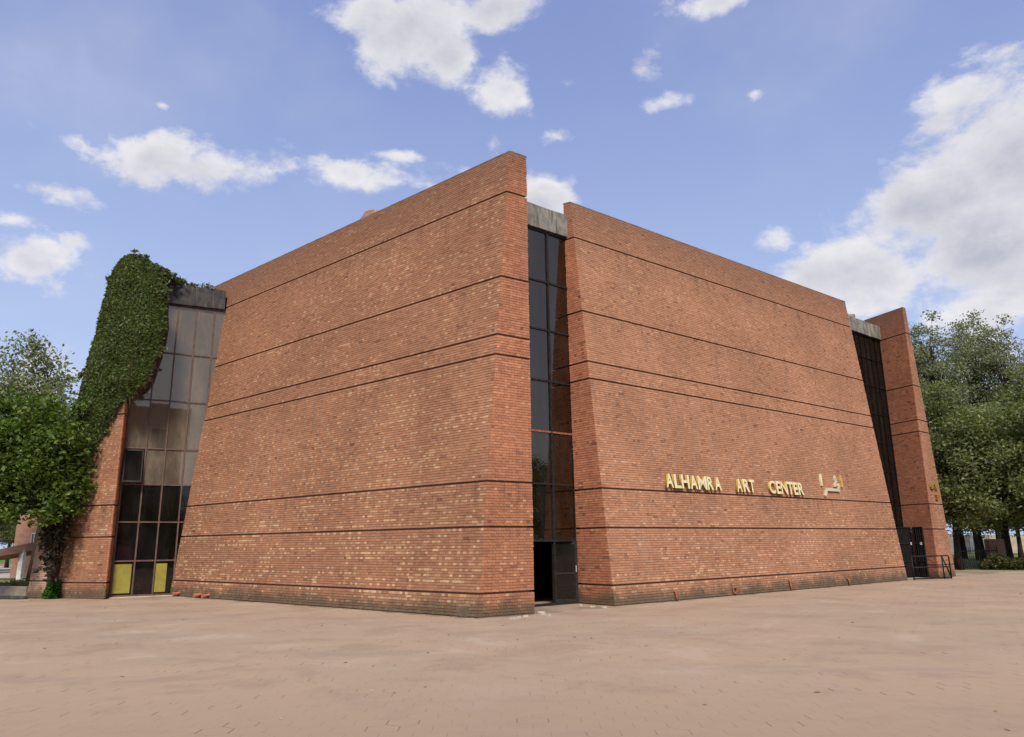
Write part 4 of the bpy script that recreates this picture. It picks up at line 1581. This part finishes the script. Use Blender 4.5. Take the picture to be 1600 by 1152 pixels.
# covered walkway behind
wy = 52.0
ww = empty('brick_walkway', base_at(30, wy), 'pink brick walkway roof on a white column beyond the lawn', 'building')
q0, q1 = at_depth(-40, 872, wy - 4), at_depth(66, 852, wy)
MB().add([q0 + Vector((0, 0, -.18)), q1 + Vector((0, 0, -.22)), q1 + Vector((0, 3, -.22)), q0 + Vector((0, 3, -.18)),
          q0 + Vector((0, 0, .22)), q1 + Vector((0, 0, .32)), q1 + Vector((0, 3, .32)), q0 + Vector((0, 3, .22))],
         [(3, 2, 1, 0), (4, 5, 6, 7), (0, 1, 5, 4), (1, 2, 6, 5), (2, 3, 7, 6), (3, 0, 4, 7)]).build('roof', MT['far_brick'], ww)
for u in (36, -14):
    cp_ = at_depth(u, 860, wy - 1)
    MB().box((cp_.x, cp_.y, 0), (1, 0, 0), (0, 1, 0), (0, 0, 1), (-.15, .15), (-.15, .15), (-.05, cp_.z + .1)).build('column', MT['white_paint'], ww, bevel=.01)
q2 = at_depth(22, 850, wy + 2)
fw_ = MB().box((q2.x, q2.y, 0), (1, 0, 0), (0, 1, 0), (0, 0, 1), (0, 3.4), (0, .3), (-.05, 7.5)).build('wall', MT['far_brick'], ww)
q3 = at_depth(48, 850, wy + 2)
wf = MB().box((q3.x, q3.y, q3.z), (1, 0, 0), (0, 1, 0), (0, 0, 1), (0, .6), (-.05, .02), (0, .75)).build('window', MT['white_paint'], ww)
for k in range(3):
    MB().box((q3.x, q3.y, q3.z), (1, 0, 0), (0, 1, 0), (0, 0, 1), (.05 + .18 * k, .17 + .18 * k), (-.07, -.04), (.06, .69)).build('pane', MT['glass_dark'], wf)
bn = ground_at(40, 892)
tag(MB().tube([bn + Vector((0, 0, -.03)), bn + Vector((0, 0, .15)), bn + Vector((0, 0, .5)), bn + Vector((0, 0, .68)), bn + Vector((0, 0, .72))], [.32, .38, .38, .30, .1], 14).build('stone_bollard', MT['white_paint'], smooth=True),
    'squat grey stone bollard on the pale path', 'bollard')

# ------------------------------------------------------------------ right background
# iron fence with posts and spiked bars
f0, f1 = ground_at(1503, 890.5), ground_at(1562, 888.5)
fd = (f1 - f0).normalized()
fl_ = (f1 - f0).length
fn = empty('iron_fence', f0, 'black spiked iron fence between the leaning tree and the hedge', 'fence')
fhh = 1.35
for z in (.12, 1.05):
    MB().box(f0, fd, Vector((-fd.y, fd.x, 0)), (0, 0, 1), (0, fl_), (-.02, .02), (z, z + .05)).build('rail', MT['black_steel'], fn)
nb_ = int(fl_ / .16)
bar_me = None
for k in range(nb_ + 1):
    p = f0 + fd * (k * fl_ / nb_)
    big = k % 10 == 0
    o = MB().tube([p, p + Vector((0, 0, fhh - .12)), p + Vector((0, 0, fhh))], [.035 if big else .014, .035 if big else .014, .003], 6).build('post' if big else 'bar', MT['black_steel'], fn)
# hedge
h0, h1 = ground_at(1538, 890), ground_at(1640, 890)
HL = (h1 - h0).length
hd = (h1 - h0).normalized()
hp_ = []
for _ in range(9000):
    s = rg.rand() * HL
    top_ = .62 + .22 * math.sin(s * 2.1) * math.sin(s * .9 + 1) + .12 * rg.rand()
    if s < .5:
        top_ *= .4 + s
    b = rg.rand() * 1.6
    z = top_ * (rg.rand() ** .45) * (1 - .3 * abs(b - .8))
    q_ = h0 + hd * s + Vector((-hd.y, hd.x, 0)) * b
    hp_.append([q_.x, q_.y, max(.03, z)])
V_, Q_, T_ = leaf_cards(np.array(hp_), .13, rg, leaf_tints(len(hp_), rg, [(.07, .085, .02), (.10, .10, .03), (.045, .055, .015), (.12, .11, .05)]))
hg = empty('hedge', h0, 'low olive hedge running along the far edge of the plaza', 'hedge')
np_mesh('foliage', V_, Q_, MT['leaf'], hg, T_)
stb = MB()
for k in range(26):
    q_ = h0 + hd * (HL * (k + .5) / 26) + Vector((-hd.y, hd.x, 0)) * .62
    stb.tube([q_, q_ + Vector((.05, 0, .25)), q_ + Vector((-.1, .1, .5))], [.025, .018, .008], 5, False)
tag(stb.build('stem', MT['vine_wood'], hg), kind='stuff')
# brick pier behind the fence and pale boundary wall far behind
bp0 = base_at(1544, 58)
tag(MB().box(bp0, (1, 0, 0), (0, 1, 0), (0, 0, 1), (0, 1.25), (0, .5), (-.05, 1.75)).build('brick_pier', MT['far_brick'], bevel=.03), 'short pink brick pier under the trees beyond the fence', 'pier')
bw0 = base_at(1490, 95)
wallp = empty('boundary_wall', bw0, 'pale boundary wall far behind the tree trunks', 'wall')
MB().box(bw0, (1, 0, 0), (0, 1, 0), (0, 0, 1), (-6, 40), (0, .3), (-.05, 2.2)).build('panel', MT['pale_concrete'], wallp)
for k in range(12):
    MB().box(bw0, (1, 0, 0), (0, 1, 0), (0, 0, 1), (-6 + 4 * k, -5.6 + 4 * k), (-.06, .36), (-.05, 2.5)).build('post', MT['white_paint'], wallp)
fr2 = [ground_at(1500, 889), ground_at(1680, 887), ground_at(1680, 862), ground_at(1500, 862)]
MT['dull_lawn'] = mat_noise('dull_lawn', (.10, .13, .03), (.15, .14, .05), .8, .95, .1)
sheet('lawn', [(p.x, p.y) for p in fr2], -.018, MT['dull_lawn'])

# windblown litter: dry leaves and paper scraps
lp = []
while len(lp) < 130:
    x, y = rg.uniform(-18, 22), rg.uniform(4, 30)
    if abs(x) < .7 * y and (y < 19 + .75 * abs(x + .5) * (1 if x < 0 else .7)):
        lp.append([x, y, .012])
V_, Q_, T_ = leaf_cards(np.array(lp), .055, rg, leaf_tints(len(lp), rg, [(.30, .20, .10), (.16, .11, .06), (.62, .58, .50), (.22, .20, .08)]), up_bias=6)
tag(np_mesh('leaf_litter', V_, Q_, MT['leaf'], None, T_), 'scattered dry leaves and scraps on the plaza paving', 'litter', kind='stuff')
